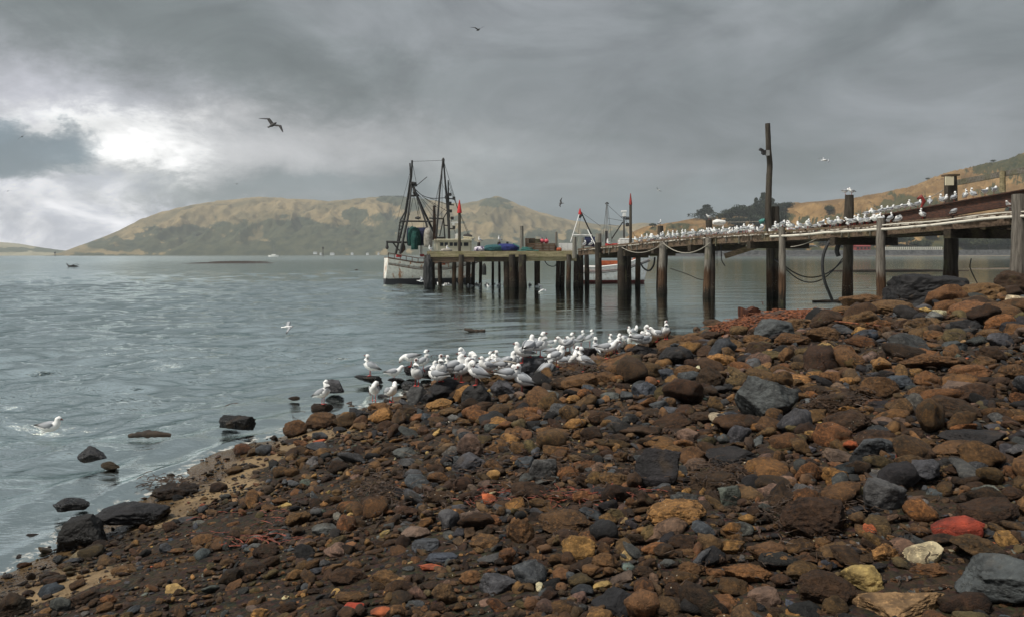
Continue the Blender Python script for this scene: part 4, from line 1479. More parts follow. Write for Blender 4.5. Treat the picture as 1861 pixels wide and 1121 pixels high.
# far row rises above the deck as posts
FAR = {-.044: None, .143: (1198, 410, 8), .316: (1288, 400, 8.5), .544: (1409, 376, 10.5), .772: (1533, 355, 9.5), 1.0: (1720, 322, 12.5)}
FPOS = {}
for s, wv in ((-.20, 3.5), (-.09, 3.5), (.125, 3.5), (.36, 3.5), (.565, 3.5), (.786, 3.5), (1.0, 3.5), (1.235, 3.5)):
    b = Np(s, wv)
    px_, _ = to_px(b.x, b.y, 0)
    tops = {-.09: 411, .125: 400, .36: 376, .565: 355, .786: 322}
    if s in tops:
        z_top = H + (HORIZON - (px_ - 930.5) * math.sin(ROLL) - tops[s]) / F * b.y
    else:
        z_top = dz(s) - .1
    r_ = {-.09: .22, .125: .22, .36: .27, .565: .24, .786: .27, 1.0: .24}.get(s, .2)
    FPOS[s] = (b, px_, z_top)
    gz_ = float(ground_z(b.x, b.y)[0])
    pile(walk, (b.x, b.y, gz_ - .5), (b.x + .03, b.y, z_top), r_ * 1.1, r_ * .86, MAT['pile_dark'])
# cross bearers under the deck at every bent
for s in (-.16, -.03, .10, .25, .45, .67, .895, 1.12):
    mb = MB()
    mb.beam(Wp(s, -.15, -.52), Wp(s, WWID + .25, -.52), .28, .34)
    mb.build('bearer', MAT['wood_dark'], walk)

# extra thin pile pairs beside the near ones
for s, wv, r_ in ((.11, .55, .2), (.30, .5, .12)):
    b = Np(s, wv)
    pile(walk, (b.x, b.y, -2.4 if s < .7 else .3), (b.x, b.y, dz(s) - .4), r_, r_ * .9, MAT['pile_wet'])

# pale pipe slung along the near edge
pts = [Wp(.515, -.18, -.14)]
for k in range(1, 30):
    s = .515 + k * .0275
    pts.append(Wp(s, -.20, -.15 - .05 * math.sin(k * .7) * .4))
o = MB().tube([p + Vector((0, 0, random.uniform(-.02, .02))) for p in pts], .052, 10).build('water_pipe', MAT['pipe'], smooth=True, loc=pts[0])
tag(o, 'long pale pipe slung along the near edge of the walkway', 'pipe')
o = MB().tube([p + Vector((0, 0, .15 + .03 * math.sin(i))) for i, p in enumerate(pts[9:])], .024, 8).build('conduit', MAT['pipe'], smooth=True, loc=pts[9])
tag(o, 'thin pale conduit running just above the thicker walkway pipe', 'pipe')

# rusty I beam lying on the deck
A_, B_ = P(1478, 414, 34.9), P(1900, 339, 25.2)
B_ = A_ + (B_ - A_) * 1.06
mb = MB()
dirv = (B_ - A_).normalized()
hb = .46
mid = Vector((0, 0, -hb / 2))
sidev = dirv.cross(Vector((0, 0, 1))).normalized()
upv = sidev.cross(dirv)
mb.beam(A_ + mid, B_ + mid, .03, hb - .05)
mb.build('beam_web', MAT['rust'], None, loc=A_)
web = bpy.context.scene.objects['beam_web']
web.name = 'steel_beam'
web.data.name = 'steel_beam'
tag(web, 'rusty steel girder lying along the shore end of the walkway', 'steel beam')
for nm, zz in (('top_flange', 0.0), ('bottom_flange', -hb)):
    m2 = MB()
    m2.beam(A_ + Vector((0, 0, zz)), B_ + Vector((0, 0, zz)), .26, .035)
    m2.build(nm, MAT['rust'], web)
m2 = MB()
for k in range(16):
    q = A_.lerp(B_, (k + .5) / 16)
    m2.beam(q + Vector((0, 0, -.03)), q + Vector((0, 0, -hb + .03)), .02, .2, up=tuple(dirv))
m2.build('stiffener', MAT['rust'], web)

# broken plank hanging under the deck
o = MB().beam(P(1317, 466, 41), P(1408, 437, 40.2), .14, .28).build('broken_plank', MAT['wood_brown'], loc=P(1317, 466, 41))
tag(o, 'broken board hanging slantwise under the walkway left of the tall pole', 'plank')

# tall pole with a lamp fitting
b = P(1398, 430, 41.2)
tp = empty('timber_pole', (b.x, b.y, -2.3))
tag(tp, 'tall slightly crooked bare timber pole standing up from the walkway', 'pole')
pl = []
for (px, py) in ((1399, 640), (1399, 500), (1398, 430), (1396, 392), (1397, 350), (1398, 320), (1399, 300), (1397, 275), (1396, 250), (1395, 225)):
    pl.append(P(px, py, 41.2))
cp = curve_pts(pl, 4)
MB().tube(cp, [.185 - .055 * i / len(cp) for i in range(len(cp))], 14, .03).build('post', MAT['pile_dark'], tp, smooth=True)
mb = MB()
q = P(1393, 277, 41.0)
mb.box(q + Vector((-.10, 0, .0)), (.30, .22, .20)).box(q + Vector((-.28, 0, .12)), (.20, .20, .12), rot=Matrix.Rotation(.5, 3, 'Y')).tube([q + Vector((.1, 0, -.10)), q + Vector((-.2, 0, -.14)), q + Vector((-.2, 0, .1))], .035, 6)
mb.build('lamp_bracket', MAT['iron'], tp)
MB().box(q + Vector((.04, -.02, -.05)), (.18, .2, .28)).build('junction_box', MAT['roof_grey'], tp)
# line from the pole to the far post with a sock
a, c = P(1392, 402, 41.2), P(1295, 403, 43.5)
o = MB().tube(sag(a, c, .05), .014, 5).build('washing_line', MAT['rope'], loc=a)
tag(o, 'taut pale line strung left from the tall pole to a pile top', 'line')
q = P(1386, 402, 41.2)
o = MB().tube([q + Vector((.1, 0, .1)), q, q + Vector((-.12, 0, -.05)), q + Vector((-.1, 0, -.2))], [.04, .12, .10, .03], 8, .2).build('rope_knot', MAT['rope_teal'], loc=q)
tag(o, 'bunch of green teal rope knotted beside the tall pole', 'rope')
q = P(1306, 405, 43.4)
mb = MB()
mb.tube([q + Vector((-.32, 0, 0)), q + Vector((-.1, 0, .03)), q + Vector((.2, 0, -.01)), q + Vector((.38, 0, .03))], [.10, .17, .16, .09], 10, .08)
o = mb.build('white_bundle', MAT['white'], smooth=True, loc=q)
tag(o, 'white wrapped bundle hanging at the left end of the line', 'bundle')

# grey handrail on the far side near the shore
rail = empty('handrail', P(1822, 345, 26.5))
tag(rail, 'grey timber handrail beyond the girder at the upper right', 'handrail')
MB().beam(P(1726, 335, 33.0), P(1930, 297, 27.5), .10, .22).build('rail', MAT['wood_grey'], rail)
MB().tube([P(1822, 350, 30), P(1822, 312, 30)], [.11, .10], 10, .05).build('post', MAT['wood_green'], rail)
q = FPOS[.786]
mb = MB().box((q[0].x + .03, q[0].y, q[2] + .06), (.50, .52, .07))
o = mb.build('pile_cap', MAT['wood_brown'], walk)
MB().box((q[0].x - .20, q[0].y - .32, q[2] - .20), (.34, .06, .36)).build('sign_board', MAT['cream'], walk)
o = MB().tube(sag(P(1731, 332, 32.6), P(1676, 361, 33), .15), .02, 5).build('mooring_rope', MAT['rope'], loc=P(1676, 361, 33))
tag(o, 'pale rope sloping down left from the capped pile to the deck', 'rope')
q = P(1674, 362, 33)
o = MB().tube([q + Vector((-.15, 0, 0)), q + Vector((0, 0, .1)), q + Vector((.12, 0, -.1)), q + Vector((0, 0, -.4))], [.05, .09, .08, .04], 8, .2).build('red_buoy_line', MAT['red_dark'], loc=q)
tag(o, 'red tangle of line tied where the sloping rope meets the deck', 'rope')

# ropes and hoses
ROPES = [
 (sag(P(1205, 442, 44.2), P(1290, 442, 40.6), .55), .028, 'rope', 'pale rope sagging between the first two pale piles of the walkway', 'rope'),
 (sag(P(1130, 450, 48.5), P(1207, 441, 44.2), .45), .024, 'rope', 'pale rope sagging left of the first pale pile', 'rope'),
 (sag(P(1420, 478, 36.5), P(1531, 475, 38.5), .75), .03, 'rope_dark', 'upper dark cable sagging between the thin pile and the thick one', 'cable'),
 (sag(P(1422, 482, 36.5), P(1531, 470, 38.5), 1.0), .028, 'rope_dark', 'lower dark cable sagging between the thin pile and the thick one', 'cable'),
 (sag(P(1437, 449, 35.5), P(1500, 424, 34.0), .12), .02, 'rope', 'thin pale rope rising right under the walkway to the pipe', 'rope'),
 (curve_pts([P(1522, 424, 33.6), P(1507, 440, 33.5), P(1497, 463, 33.5), P(1495, 490, 33.5), P(1500, 515, 33.6), P(1508, 535, 33.8), P(1513, 547, 34.0)], 6), .065, 'rope_dark', 'thick black hose bowed down from the walkway into the water', 'hose'),
 (curve_pts([P(1310, 440, 41), P(1311, 462, 41), P(1312, 474, 41), P(1318, 484, 41)], 5), .03, 'rope_dark', 'short black line dangling left of the broken board', 'line'),
 (curve_pts([P(1303, 440, 41), P(1303, 484, 41)], 4), .015, 'rope_dark', 'thin dark cord hanging straight down beside the dangling line', 'line'),
 (curve_pts([P(1243, 470, 43), P(1243, 495, 43)], 3), .012, 'rope', 'thin pale cord hanging in the gap between pale piles', 'line'),
 (curve_pts([P(1218, 488, 43), P(1250, 499, 43), P(1268, 507, 43), P(1282, 509, 43)], 6), .022, 'rope_dark', 'dark mooring line dipping from pile to pile above the water', 'rope'),
 (curve_pts([P(1409, 472, 38), P(1418, 480, 37), P(1420, 492, 36.6), P(1421, 500, 36.6)], 5), .05, 'rope_dark', 'knotted dark chain hanging against the thin green pile', 'chain'),
 (curve_pts([P(1190, 468, 50), P(1188, 482, 50), P(1180, 492, 51), P(1170, 488, 53), P(1164, 478, 55)], 6), .06, 'rope_dark', 'dark fender rope looping off the white bow to a pile', 'rope'),
 (curve_pts([P(1765, 470, 30), P(1763, 486, 30), P(1771, 505, 29), P(1780, 522, 28)], 5), .02, 'rope_dark', 'frayed line hanging into the water beyond the big boulder', 'line'),
 (curve_pts([P(1526, 440, 34.5), P(1521, 455, 34.5), P(1524, 466, 34.5)], 5), .10, 'rope_dark', 'clump of black net hanging beside the thick pile and hose', 'net'),
 (curve_pts([P(988, 472, 54.5), P(996, 482, 55), P(1008, 484, 55), P(1014, 474, 55)], 6), .03, 'rope_dark', 'dark rope loop sagging under the wharf deck between piles', 'rope'),
]
for pts, r_, mk, lab, cat in ROPES:
    o = MB().tube(pts, r_, 7, .04).build(cat.replace(' ', '_'), MAT[mk], smooth=True, loc=pts[0])
    tag(o, lab, cat)

# ---------------------------------------- wharf platform
YP = 54.0
wf_ = empty('wharf', P(900, 457, YP + 2.5))
tag(wf_, 'timber wharf platform standing on dark piles beside the boats', 'wharf')
zT = P(900, 457.5, YP).z
xl, xr = P(776, 457, YP).x, P(1048, 457, YP).x
DEP = 4.6
mb = MB()
x = xl
while x < xr:
    wv = random.uniform(.2, .26)
    zj = random.uniform(-.01, .01)
    mb.box((x + wv / 2, YP + DEP / 2 + .1, zT - .03 + zj), (wv - .015, DEP - .1, .06))
    x += wv
mb.build('deck', MAT['wood_grey'], wf_)
mb = MB()
for a, b in ((xl, xl + (xr - xl) * .44), (xl + (xr - xl) * .443, xr)):
    mb.box(((a + b) / 2, YP, zT - .17), (b - a, .22, .40))
mb.build('fascia', MAT['wood_green'], wf_)
for a, b, dzz, mk in ((xl + .2, xl + 3.3, -.56, 'wood_brown'), (xl + 3.32, xl + 6.6, -.54, 'wood_dark'), (xl + 6.6, xr, -.50, 'wood_green')):
    MB().box(((a + b) / 2, YP + .12, zT + dzz), (b - a, .26, .34)).build('stringer', MAT[mk], wf_)
for yy in (1.6, 3.0, 4.4):
    MB().box(((xl + xr) / 2, YP + yy, zT - .25), (xr - xl - .1, .22, .34)).build('stringer', MAT['wood_dark'], wf_)
PILES = [(778, 13, 0, 'pile_wet', 0), (786, 10, .5, 'pile_wet', 0), (826, 8, .3, 'pile_dark', 0), (838, 10, -.2, 'pile_dark', 0), (851, 9, 1.2, 'pile_wet', 0), (873, 6, 4.0, 'pile_wet', 0), (895, 5, 4.4, 'pile_wet', 0), (907, 5, 3.8, 'pile_wet', 0),
         (921, 13, .3, 'pile_wet', 0), (931, 13, -.1, 'pile_wet', 0), (939, 8, .4, 'pile_wet', 0), (950, 15, -.25, 'pile_wet', 0), (977, 11, 1.2, 'pile_wet', 0), (1014, 8, 1.5, 'pile_wet', 0), (1022, 9, 1.8, 'pile_wet', 0), (1033, 9, -.2, 'pile_dark', 0),
         (1046, 9, .2, 'pile_wet', 0), (1055, 10, .9, 'pile_wet', 0), (1066, 9, 2.0, 'pile_wet', 0), (800, 8, 3.5, 'pile_wet', 0), (860, 7, 3.5, 'pile_wet', 0)]
for (px, wp, oy, mk, _) in PILES:
    Y = YP + .05 + oy + (.0 if oy > 0 else 0)
    q = P(px, 500, Y)
    r_ = wp / 2 / F * Y
    pile(wf_, (q.x, Y, -2.6), (q.x, Y, zT - .22), r_ * 1.08, r_ * .95, MAT[mk], seg=10)
# extra piles at the join with the walkway
for (px, wp, Y) in ((1088, 10, 52.0), (1128, 12, 49.6), (1137, 8, 50.4), (1144, 9, 50.0)):
    q = P(px, 500, Y)
    pile(walk, (q.x, Y, -2.5), (q.x, Y, zT + .02), wp / 2 / F * Y, wp / 2.2 / F * Y, MAT['pile_wet'], seg=10)


def post(px, ytop, ybot, wpx, Y, mat, label, cone=None, name='mooring_post'):
    a, b = P(px, ybot, Y), P(px, ytop, Y)
    r_ = wpx / 2 / F * Y
    o = empty(name, a)
    tag(o, label, 'post')
    MB().tube([a, a.lerp(b, .35), a.lerp(b, .7), b], [r_ * 1.05, r_, r_ * .97, r_ * .93], 12, .02).build('shaft', MAT[mat], o, smooth=True)
    if cone:
        c0, c1 = P(px, cone[0], Y), P(px, cone[1], Y)
        MB().tube([c0 + Vector((0, 0, -.02)), c0, c0.lerp(c1, .25), c1], [r_ * cone[2] * 1.25, r_ * cone[2] * 1.25, r_ * cone[2], r_ * .25], 14).build('cone_top', MAT[cone[3]], o, smooth=True)
    return o


post(835, 387, 457.2, 5.4, 54.6, 'pile_dark', 'mooring post with a bright red cone cap in front of the trawler', (387, 364, 1.35, 'red'))
post(948, 411, 457.5, 7.0, 54.5, 'wood_post', 'thick grey post on the wharf left of the stacked crates')
post(1011, 422, 457, 4.4, 55.5, 'wood_post', 'thin grey post on the wharf right of the stacked crates')
post(1146, 372, 452, 5.2, 50.6, 'pile_dark', 'tall dark post with a narrow dark red tip behind the walkway start', (372, 352, .95, 'red_dark'))
post(1044, 431, 470, 8, 53.2, 'wood_post', 'stout post left of the dark net drum at the wharf end')
post(1059, 432, 455, 5, 54.2, 'wood_post', 'slim stub post in front of the dark net drum')
post(1088, 425, 458, 11, 52.5, 'wood_post', 'broad weathered post right of the dark net drum')
post(870, 441, 450, 5.5, 58.0, 'iron', 'short dark bollard stub behind the purple sack', name='bollard')
post(907, 440, 446, 6, 57.6, 'iron', 'short dark bollard stub with a gull above the blue net', name='bollard')
post(922, 440, 446, 4, 57.9, 'iron', 'smallest dark bollard stub behind the blue net', name='bollard')


def lump(name, mat, px0, px1, ytop, ybot, Y, depth, label, cat, seed=1, waves=3.0, smooth=True, amp=.12, parent=None):
    r_ = np.random.default_rng(seed)
    a, b = P(px0, ybot, Y), P(px1, ytop, Y)
    V, Fc = ICO[4]
    W, Hh = b.x - a.x, (b.z - a.z)
    Vv = V * (1 + amp * fbm(V * waves + seed, 4, seed))[:, None]
    Vv = np.sign(Vv) * np.abs(Vv) ** np.array([.8, .9, .75])
    Vv = Vv / (Vv.max(0) - Vv.min(0)) @ np.diag([W, depth, Hh * 1.25])
    Vv[:, 2] = np.maximum(Vv[:, 2] + Hh * (.5 - .12), 0)
    o = mesh_np(name, Vv, Fc, MAT[mat], loc=((a.x + b.x) / 2, Y, a.z))
    if parent:
        o.parent = parent
        o.location = o.location - parent.location
    else:
        tag(o, label, cat)
    return o


nb_ = lump('fishing_net', 'net_blue', 898, 944, 443, 457.4, 55.3, 1.6, 'deep blue bundled fishing net heaped on the wharf', 'net', 3)
nb2 = lump('fishing_net', 'net_green', 879, 918, 444.5, 457.4, 55.1, 1.5, 'green blue bundled net heaped left of the deep blue one', 'net', 4)
lump('sack', 'purple', 861, 882, 448, 457.4, 54.9, .9, 'purple and white sack lying left of the bundled nets', 'sack', 5)
lump('cod_end', 'bag', 800, 822, 452, 458, 55.2, .8, 'pale heap of line and floats at the left end of the wharf', 'net heap', 6)
# teal rope coil
q = P(953, 457, 54.6)
mb = MB()
for k in range(5):
    ring = [q + Vector((math.cos(t) * (.45 - .05 * k + .04 * math.sin(3 * t)) + .25 * (k % 2), math.sin(t) * .35, .05 + k * .055)) for t in np.linspace(0, 2 * PI, 22)]
    mb.tube(ring, .035, 6)
mb.tube(curve_pts([q + Vector((-.8, 0, .55)), q + Vector((-.35, 0, .3)), q + Vector((0, 0, .08)), q + Vector((.6, -.1, .05)), q + Vector((1.0, 0, .05))], 6), .04, 6)
o = mb.build('rope_coil', MAT['rope_teal'], smooth=True, loc=q)
tag(o, 'loose coil of teal rope between the blue net and the crates', 'rope')


def crate(px0, px1, ytop, ybot, Y, dep, mat, label, slats=5, cat='crate', name='crate', grp=None):
    a, b = P(px0, ybot, Y), P(px1, ytop, Y)
    o = empty(name, ((a.x + b.x) / 2, Y + dep / 2, a.z))
    tag(o, label, cat, grp)
    W, Hh = b.x - a.x, b.z - a.z
    cx, cy = (a.x + b.x) / 2, Y + dep / 2
    mb = MB()
    sh = Hh / slats
    for k in range(slats):
        z = a.z + sh * (k + .5)
        mb.box((cx, Y, z), (W, .03, sh * .78)).box((cx, Y + dep, z), (W, .03, sh * .78))
        mb.box((a.x, cy, z), (.03, dep - .04, sh * .78)).box((b.x, cy, z), (.03, dep - .04, sh * .78))
    mb.box((cx, cy, a.z + .02), (W - .05, dep - .05, .03))
    mb.build('slats', MAT[mat], o)
    mb = MB()
    for sx in (a.x + .05, cx, b.x - .05):
        mb.box((sx, Y - .025, a.z + Hh / 2), (.06, .03, Hh))
    mb.build('corner_posts', MAT[mat], o)
    return o


crate(955, 972, 433, 455.5, 55.6, 1.0, 'wood_brown', 'tall pale brown crate at the left of the crate stack', 6, grp='crates on the wharf')
crate(957, 986, 442, 456.8, 54.6, 1.0, 'wicker', 'wide brown slatted crate at the bottom left of the stack', 5, grp='crates on the wharf')
crate(986.5, 1009, 442.5, 456.8, 54.6, 1.0, 'wicker', 'wide brown slatted crate at the bottom right of the stack', 5, grp='crates on the wharf')
crate(962, 981, 434.5, 441.8, 54.8, .8, 'wood_dark', 'dark flat crate lying on top of the left slatted crate', 3, grp='crates on the wharf')
crate(1018, 1042, 442, 455, 55.4, 1.2, 'white', 'white slatted fish bin at the right end of the wharf', 5, cat='fish bin', name='fish_bin')
for i, (px, py, mk, lab) in enumerate(((985, 438.5, 'pink', 'pink round buoy on the crates, nearest the dark flat crate'), (993, 438.8, 'pink', 'pink round buoy on the right slatted crate'))):
    q = P(px, py, 55.0)
    V, Fc = ICO[3]
    o = mesh_np('buoy', V * .17, Fc, MAT[mk], loc=q)
    tag(o, lab, 'buoy', 'pink buoys')
    MB().tube([q + Vector((0, 0, .15)), q + Vector((0, 0, .24))], [.05, .03], 8).build('buoy_eye', MAT['iron'], None, loc=q)
    e = bpy.context.scene.objects['buoy_eye'] if i == 0 else [x for x in bpy.context.scene.objects if x.name.startswith('buoy_eye') and x.parent is None][0]
    e.parent = o
    e.location = (0, 0, 0)
lump('orange_float', 'orange', 1011, 1021, 450, 457, 54.6, .5, 'orange bag slumped between the thin post and the white bin', 'bag', 9)
lump('tyre_fender', 'tyre', 876, 884, 479, 500, 53.7, .4, 'black rubber fender hanging off the wharf front right of the trawler bow', 'fender', 12, amp=.2)
# hanging dark tangle at the left corner of the wharf
lump('rope_tangle', 'rope_dark', 769, 787, 462, 524, 53.7, .6, 'big dark tangle of net hanging down the left corner of the wharf', 'net', 15, amp=.7, waves=6.0)


# ------------------------------------------------------------------ boats
def hull_mat(name, top, boot, zboot, streak=.5):
    m, t = new_mat(name)
    co = t.n('ShaderNodeTexCoord').outputs['Object']
    sp = t.n('ShaderNodeSeparateXYZ')
    t.l(co, sp.inputs[0])
    n = t.noise(t.map(co, (1.6, 1.6, .25)), 2.2, 5, .6)
    n2 = t.noise(co, 5, 5, .65)
    c = t.mix(t.ss(n2, .35, .6), tuple(q * .78 for q in top), top)
    c = t.mix(t.math('MULTIPLY', t.ss(n, .55, .66), streak), c, (.36, .13, .03))
    z = t.math('ADD', sp.outputs[2], t.math('MULTIPLY', t.math('SUBTRACT', n2, .5), .08))
    c = t.mix(t.math('MULTIPLY', t.ss(z, zboot + .35, zboot), .4), c, tuple(q * .35 for q in top))
    c = t.mix(t.ss(z, zboot + .02, zboot - .02), c, boot)
    return finish(m, t, c, .5, t.bump(n2, .15, .01), .4)


def build_boat(px0, px1, Yc, phi, B, sheer, tr_w, mats, label, draft=.8, sternround=.25, name='fishing_boat'):
    """hull between photo columns px0..px1; phi turns the bow away"""
    c = P((px0 + px1) / 2, HORIZON, Yc)
    L = (px1 - px0) / F * Yc / math.cos(phi)
    root = empty(name, (c.x, Yc, 0))
    tag(root, label, 'fishing boat')
    ax = Vector((math.cos(phi), math.sin(phi), 0))
    sd2 = Vector((-math.sin(phi), math.cos(phi), 0))

    def loc(u, v_, z):
        return Vector((c.x, Yc, 0)) + ax * (u * L / 2) + sd2 * v_ + Vector((0, 0, z))
    ns, nr = 28, 12

    def half(u):
        t = (u + 1) / 2
        return B / 2 * (tr_w + (1 - tr_w) * min(t / .35, 1) ** .8) * (1 - max((t - .55) / .45, 0) ** 2.2) ** .75 + .02

    def sh(u):
        return float(np.interp(u, [-1, -.4, .2, 1], sheer))
    port, rows = [], []
    for i in range(ns + 1):
        u = -1 + 2 * i / ns
        h_, zs = half(u), sh(u)
        row = []
        for j in range(-nr, nr + 1):
            t = abs(j) / nr
            zz = -draft * (1 - max(u, 0) ** 3 * .5) + (zs + draft * (1 - max(u, 0) ** 3 * .5)) * t ** 1.0
            ww = h_ * (t ** .55) * (.80 + .20 * t)
            rake = max(u, 0) ** 4 * (t - 1) * .55 * (2 / L) + min(u + .8, 0) * (1 - t) * .3
            row.append(loc(u + rake, math.copysign(ww, j) if j else 0, zz))
        rows.append(row)
    MB().grid(rows).build('hull', mats['hull'], root, smooth=True)
    # transom
    tr = MB()
    r0 = rows[0]
    cc = sum((Vector(p) for p in r0), Vector()) / len(r0)
    bulge = [Vector(p) for p in r0]
    tr.add([cc - ax * sternround * 0.4] + bulge, [(0, k + 2, k + 1) for k in range(len(r0) - 1)] + [(0, 1, len(r0))])
    tr.build('transom', mats['hull'], root, smooth=False)
    # deck
    dk = MB()
    dk.grid([[loc(-1 + 2 * i / ns, s_ * half(-1 + 2 * i / ns) * .97, sh(-1 + 2 * i / ns) - .38) for s_ in (-1, 0, 1)] for i in range(ns + 1)])
    dk.build('deck', mats['deck'], root)
    for s_ in (-1, 1):
        MB().tube([loc(-1 + 2 * i / ns, s_ * (half(-1 + 2 * i / ns) + .01), sh(-1 + 2 * i / ns) + .02) for i in range(ns + 1)], .065, 6).build('gunwale', mats['rail'], root, smooth=True)
        MB().tube([loc(-1 + 2 * i / ns, s_ * (half(-1 + 2 * i / ns) * .985), sh(-1 + 2 * i / ns) - .48) for i in range(ns + 1)], .04, 6).build('rubbing_strake', mats['strake'], root, smooth=True)

    def at(px, py, v_=0.0):
        """point on the boat's lengthwise plane (shifted v_ sideways) seen at a pixel"""
        d = ray(px, py)
        o0 = Vector((c.x, Yc, 0)) + sd2 * v_
        n = Vector((-math.sin(phi), math.cos(phi), 0))
        dd = Vector(d)
        org = Vector((0, 0, H))
        k = (o0 - org).dot(n) / dd.dot(n)
        return org + dd * k
    return root, at, loc, half, sh, L


hm1 = hull_mat('hull_white_rusty', (.76, .74, .68), (.03, .03, .035), .42, .9)
hm2 = hull_mat('hull_white_red_boot', (.80, .80, .80), (.11, .022, .018), .20, .25)
b1, A1, L1, half1, sh1, Len1 = build_boat(706, 869, 61.5, R(17), 3.1, [2.02, 1.62, 1.6, 2.15], .72,
                                          dict(hull=hm1, deck=MAT['wood_grey'], rail=MAT['iron_rusty'], strake=MAT['iron_rusty']),
                                          'old white rusty trawler with tall dark gantries moored behind the wharf')
IR = MAT['iron']


def rod(root, pts, r_, mat, name, seg=6, smooth=True):
    return MB().tube(pts, r_, seg).build(name, MAT[mat] if isinstance(mat, str) else mat, root, smooth=smooth)


g1 = 1.15
# stern gantry: four legs meeting at the head, crossbars
rod(b1, [A1(719, 462, g1), A1(737, 390, g1), A1(748, 320, .1), A1(749, 292, 0)], [.10, .09, .07, .08], 'iron', 'gantry_leg')
rod(b1, [A1(727, 462, -g1), A1(741, 398, -g1), A1(748, 338, -.3)], [.11, .09, .07], 'iron', 'gantry_leg')
rod(b1, [A1(750, 338, 0), A1(768, 380, g1 * .6), A1(793, 432, g1)], [.10, .09, .10], 'iron', 'gantry_leg')
rod(b1, [A1(752, 340, 0), A1(775, 408, -g1 * .7), A1(781, 440, -g1)], [.09, .08, .08], 'iron', 'gantry_leg')
rod(b1, [A1(745, 297, -.3), A1(746, 320, -.3), A1(742, 350, -.3), A1(736, 386, -.2), A1(728, 400, 0), A1(727, 405, 0), A1(722, 442, 0)], .06, 'iron', 'ladder_rail')
rod(b1, [A1(727, 402.5, -g1), A1(786, 403, -g1)], .07, 'iron', 'crossbar')
rod(b1, [A1(745, 356.5, 0), A1(761, 355.5, 0)], .09, 'iron', 'crossbar')
rod(b1, [A1(780, 397, 0), A1(806, 398, 0)], .06, 'iron', 'crossbar')
for y in (405, 411, 417, 424, 431):
    rod(b1, [A1(725 - (y - 405) * .1, y, 0), A1(733 - (y - 405) * .12, y + 1, 0)], .035, 'iron', 'rung')
mb = MB()
q = A1(751, 337, 0)
mb.tube([q + Vector((-.22, 0, 0)), q + Vector((-.1, 0, .14)), q + Vector((.12, 0, .12)), q + Vector((.25, 0, -.08))], [.12, .17, .16, .1], 8, .1)
q = A1(753, 350, 0)
mb.tube([q + Vector((0, 0, .2)), q, q + Vector((0, 0, -.22))], [.06, .15, .05], 8)
q = A1(759, 396.5, -g1)
mb.tube([q + Vector((-.2, 0, 0)), q, q + Vector((.2, 0, 0))], [.07, .12, .07], 8)
mb.build('net_block', IR, b1, smooth=True)
# stern arm with a hanging block
rod(b1, [A1(702, 440, -.6), A1(741, 441, -.6)], .10, 'iron', 'stern_arm')
rod(b1, [A1(714, 441, -.6), A1(722, 452, -.6), A1(727, 457, -.6)], .06, 'iron', 'stern_brace')
q = A1(703.5, 450, -.6)
rod(b1, [q + Vector((0, 0, .5)), q + Vector((0, 0, .15)), q, q + Vector((0, 0, -.15))], [.04, .09, .14, .05], 'iron', 'hanging_block', 8)
q = A1(732, 453, -.9)
rod(b1, [q + Vector((0, 0, .5)), q + Vector((0, 0, .2)), q, q + Vector((-.1, 0, -.3))], [.1, .2, .22, .06], 'iron_rusty', 'otter_block', 8)
# net drum
q0, q1 = A1(741, 431, .2), A1(775, 430, .2)
rod(b1, [q0, q0 + Vector((.05, 0, 0)), q1], [.7, .72, .72], 'net_navy', 'net_drum', 20)
lp = lump('teal_net', 'net_teal', 740, 765, 411, 447, 60.6, 1.6, None, None, 21, amp=.3, parent=b1)
lp2 = lump('hanging_net', 'net_teal', 747, 760, 420, 454, 59.8, .6, None, None, 22, amp=.35, parent=b1)
lump('grey_bag', 'bag', 770, 786, 414, 449, 60.3, 1.0, None, None, 23, amp=.06, parent=b1)
# derrick mast (two legs) and stack
rod(b1, [A1(793, 430, -.7), A1(799, 350, -.4), A1(805, 291, 0)], [.09, .08, .07], 'iron', 'mast_leg')
rod(b1, [A1(818, 452, .9), A1(813, 380, .5), A1(806, 291, 0)], [.11, .09, .07], 'iron', 'mast_leg')
q = A1(805.5, 290, 0)
rod(b1, [q + Vector((0, 0, -.3)), q, q + Vector((0, 0, .12))], [.10, .12, .04], 'iron', 'mast_head', 8)
rod(b1, [A1(799, 430, 0), A1(806, 397, 0), A1(816, 380, 0)], .045, 'iron', 'stay')
rod(b1, [A1(806, 397, 0), A1(809, 440, 0)], .06, 'iron', 'stanchion')
rod(b1, [A1(789.5, 437, .3), A1(789.5, 397, .3), A1(789, 376, .3)], [.15, .13, .10], 'iron_rusty', 'exhaust_stack', 10)
rod(b1, [A1(786.5, 375.5, .3), A1(792.5, 375.5, .3)], .07, 'iron', 'stack_cap')
# third mast with cross arms, lights and radar
rod(b1, [A1(816.5, 452, 0), A1(815.5, 400, 0), A1(814.5, 328, 0)], [.12, .09, .05], 'iron', 'signal_mast', 8)
mb = MB()
for (xa, xb, y) in ((811, 826, 361.5), (812, 825, 372.5), (810, 819, 355), (812, 820, 384), (814, 826, 416), (806, 816, 410)):
    mb.tube([A1(xa, y, 0), A1(xb, y + .5, 0)], .055, 6)
for (x, y) in ((811, 359), (818, 354), (825, 361), (818, 370), (819, 384), (822, 397), (825, 414)):
    mb.box(A1(x, y, 0), (.22, .2, .24))
mb.build('cross_arms', IR, b1)
mb = MB()
mb.box(A1(826, 405, 0), (.75, .25, .11)).box(A1(824, 408, 0), (.2, .2, .2))
mb.build('radar', MAT['white'], b1, bevel=.02)
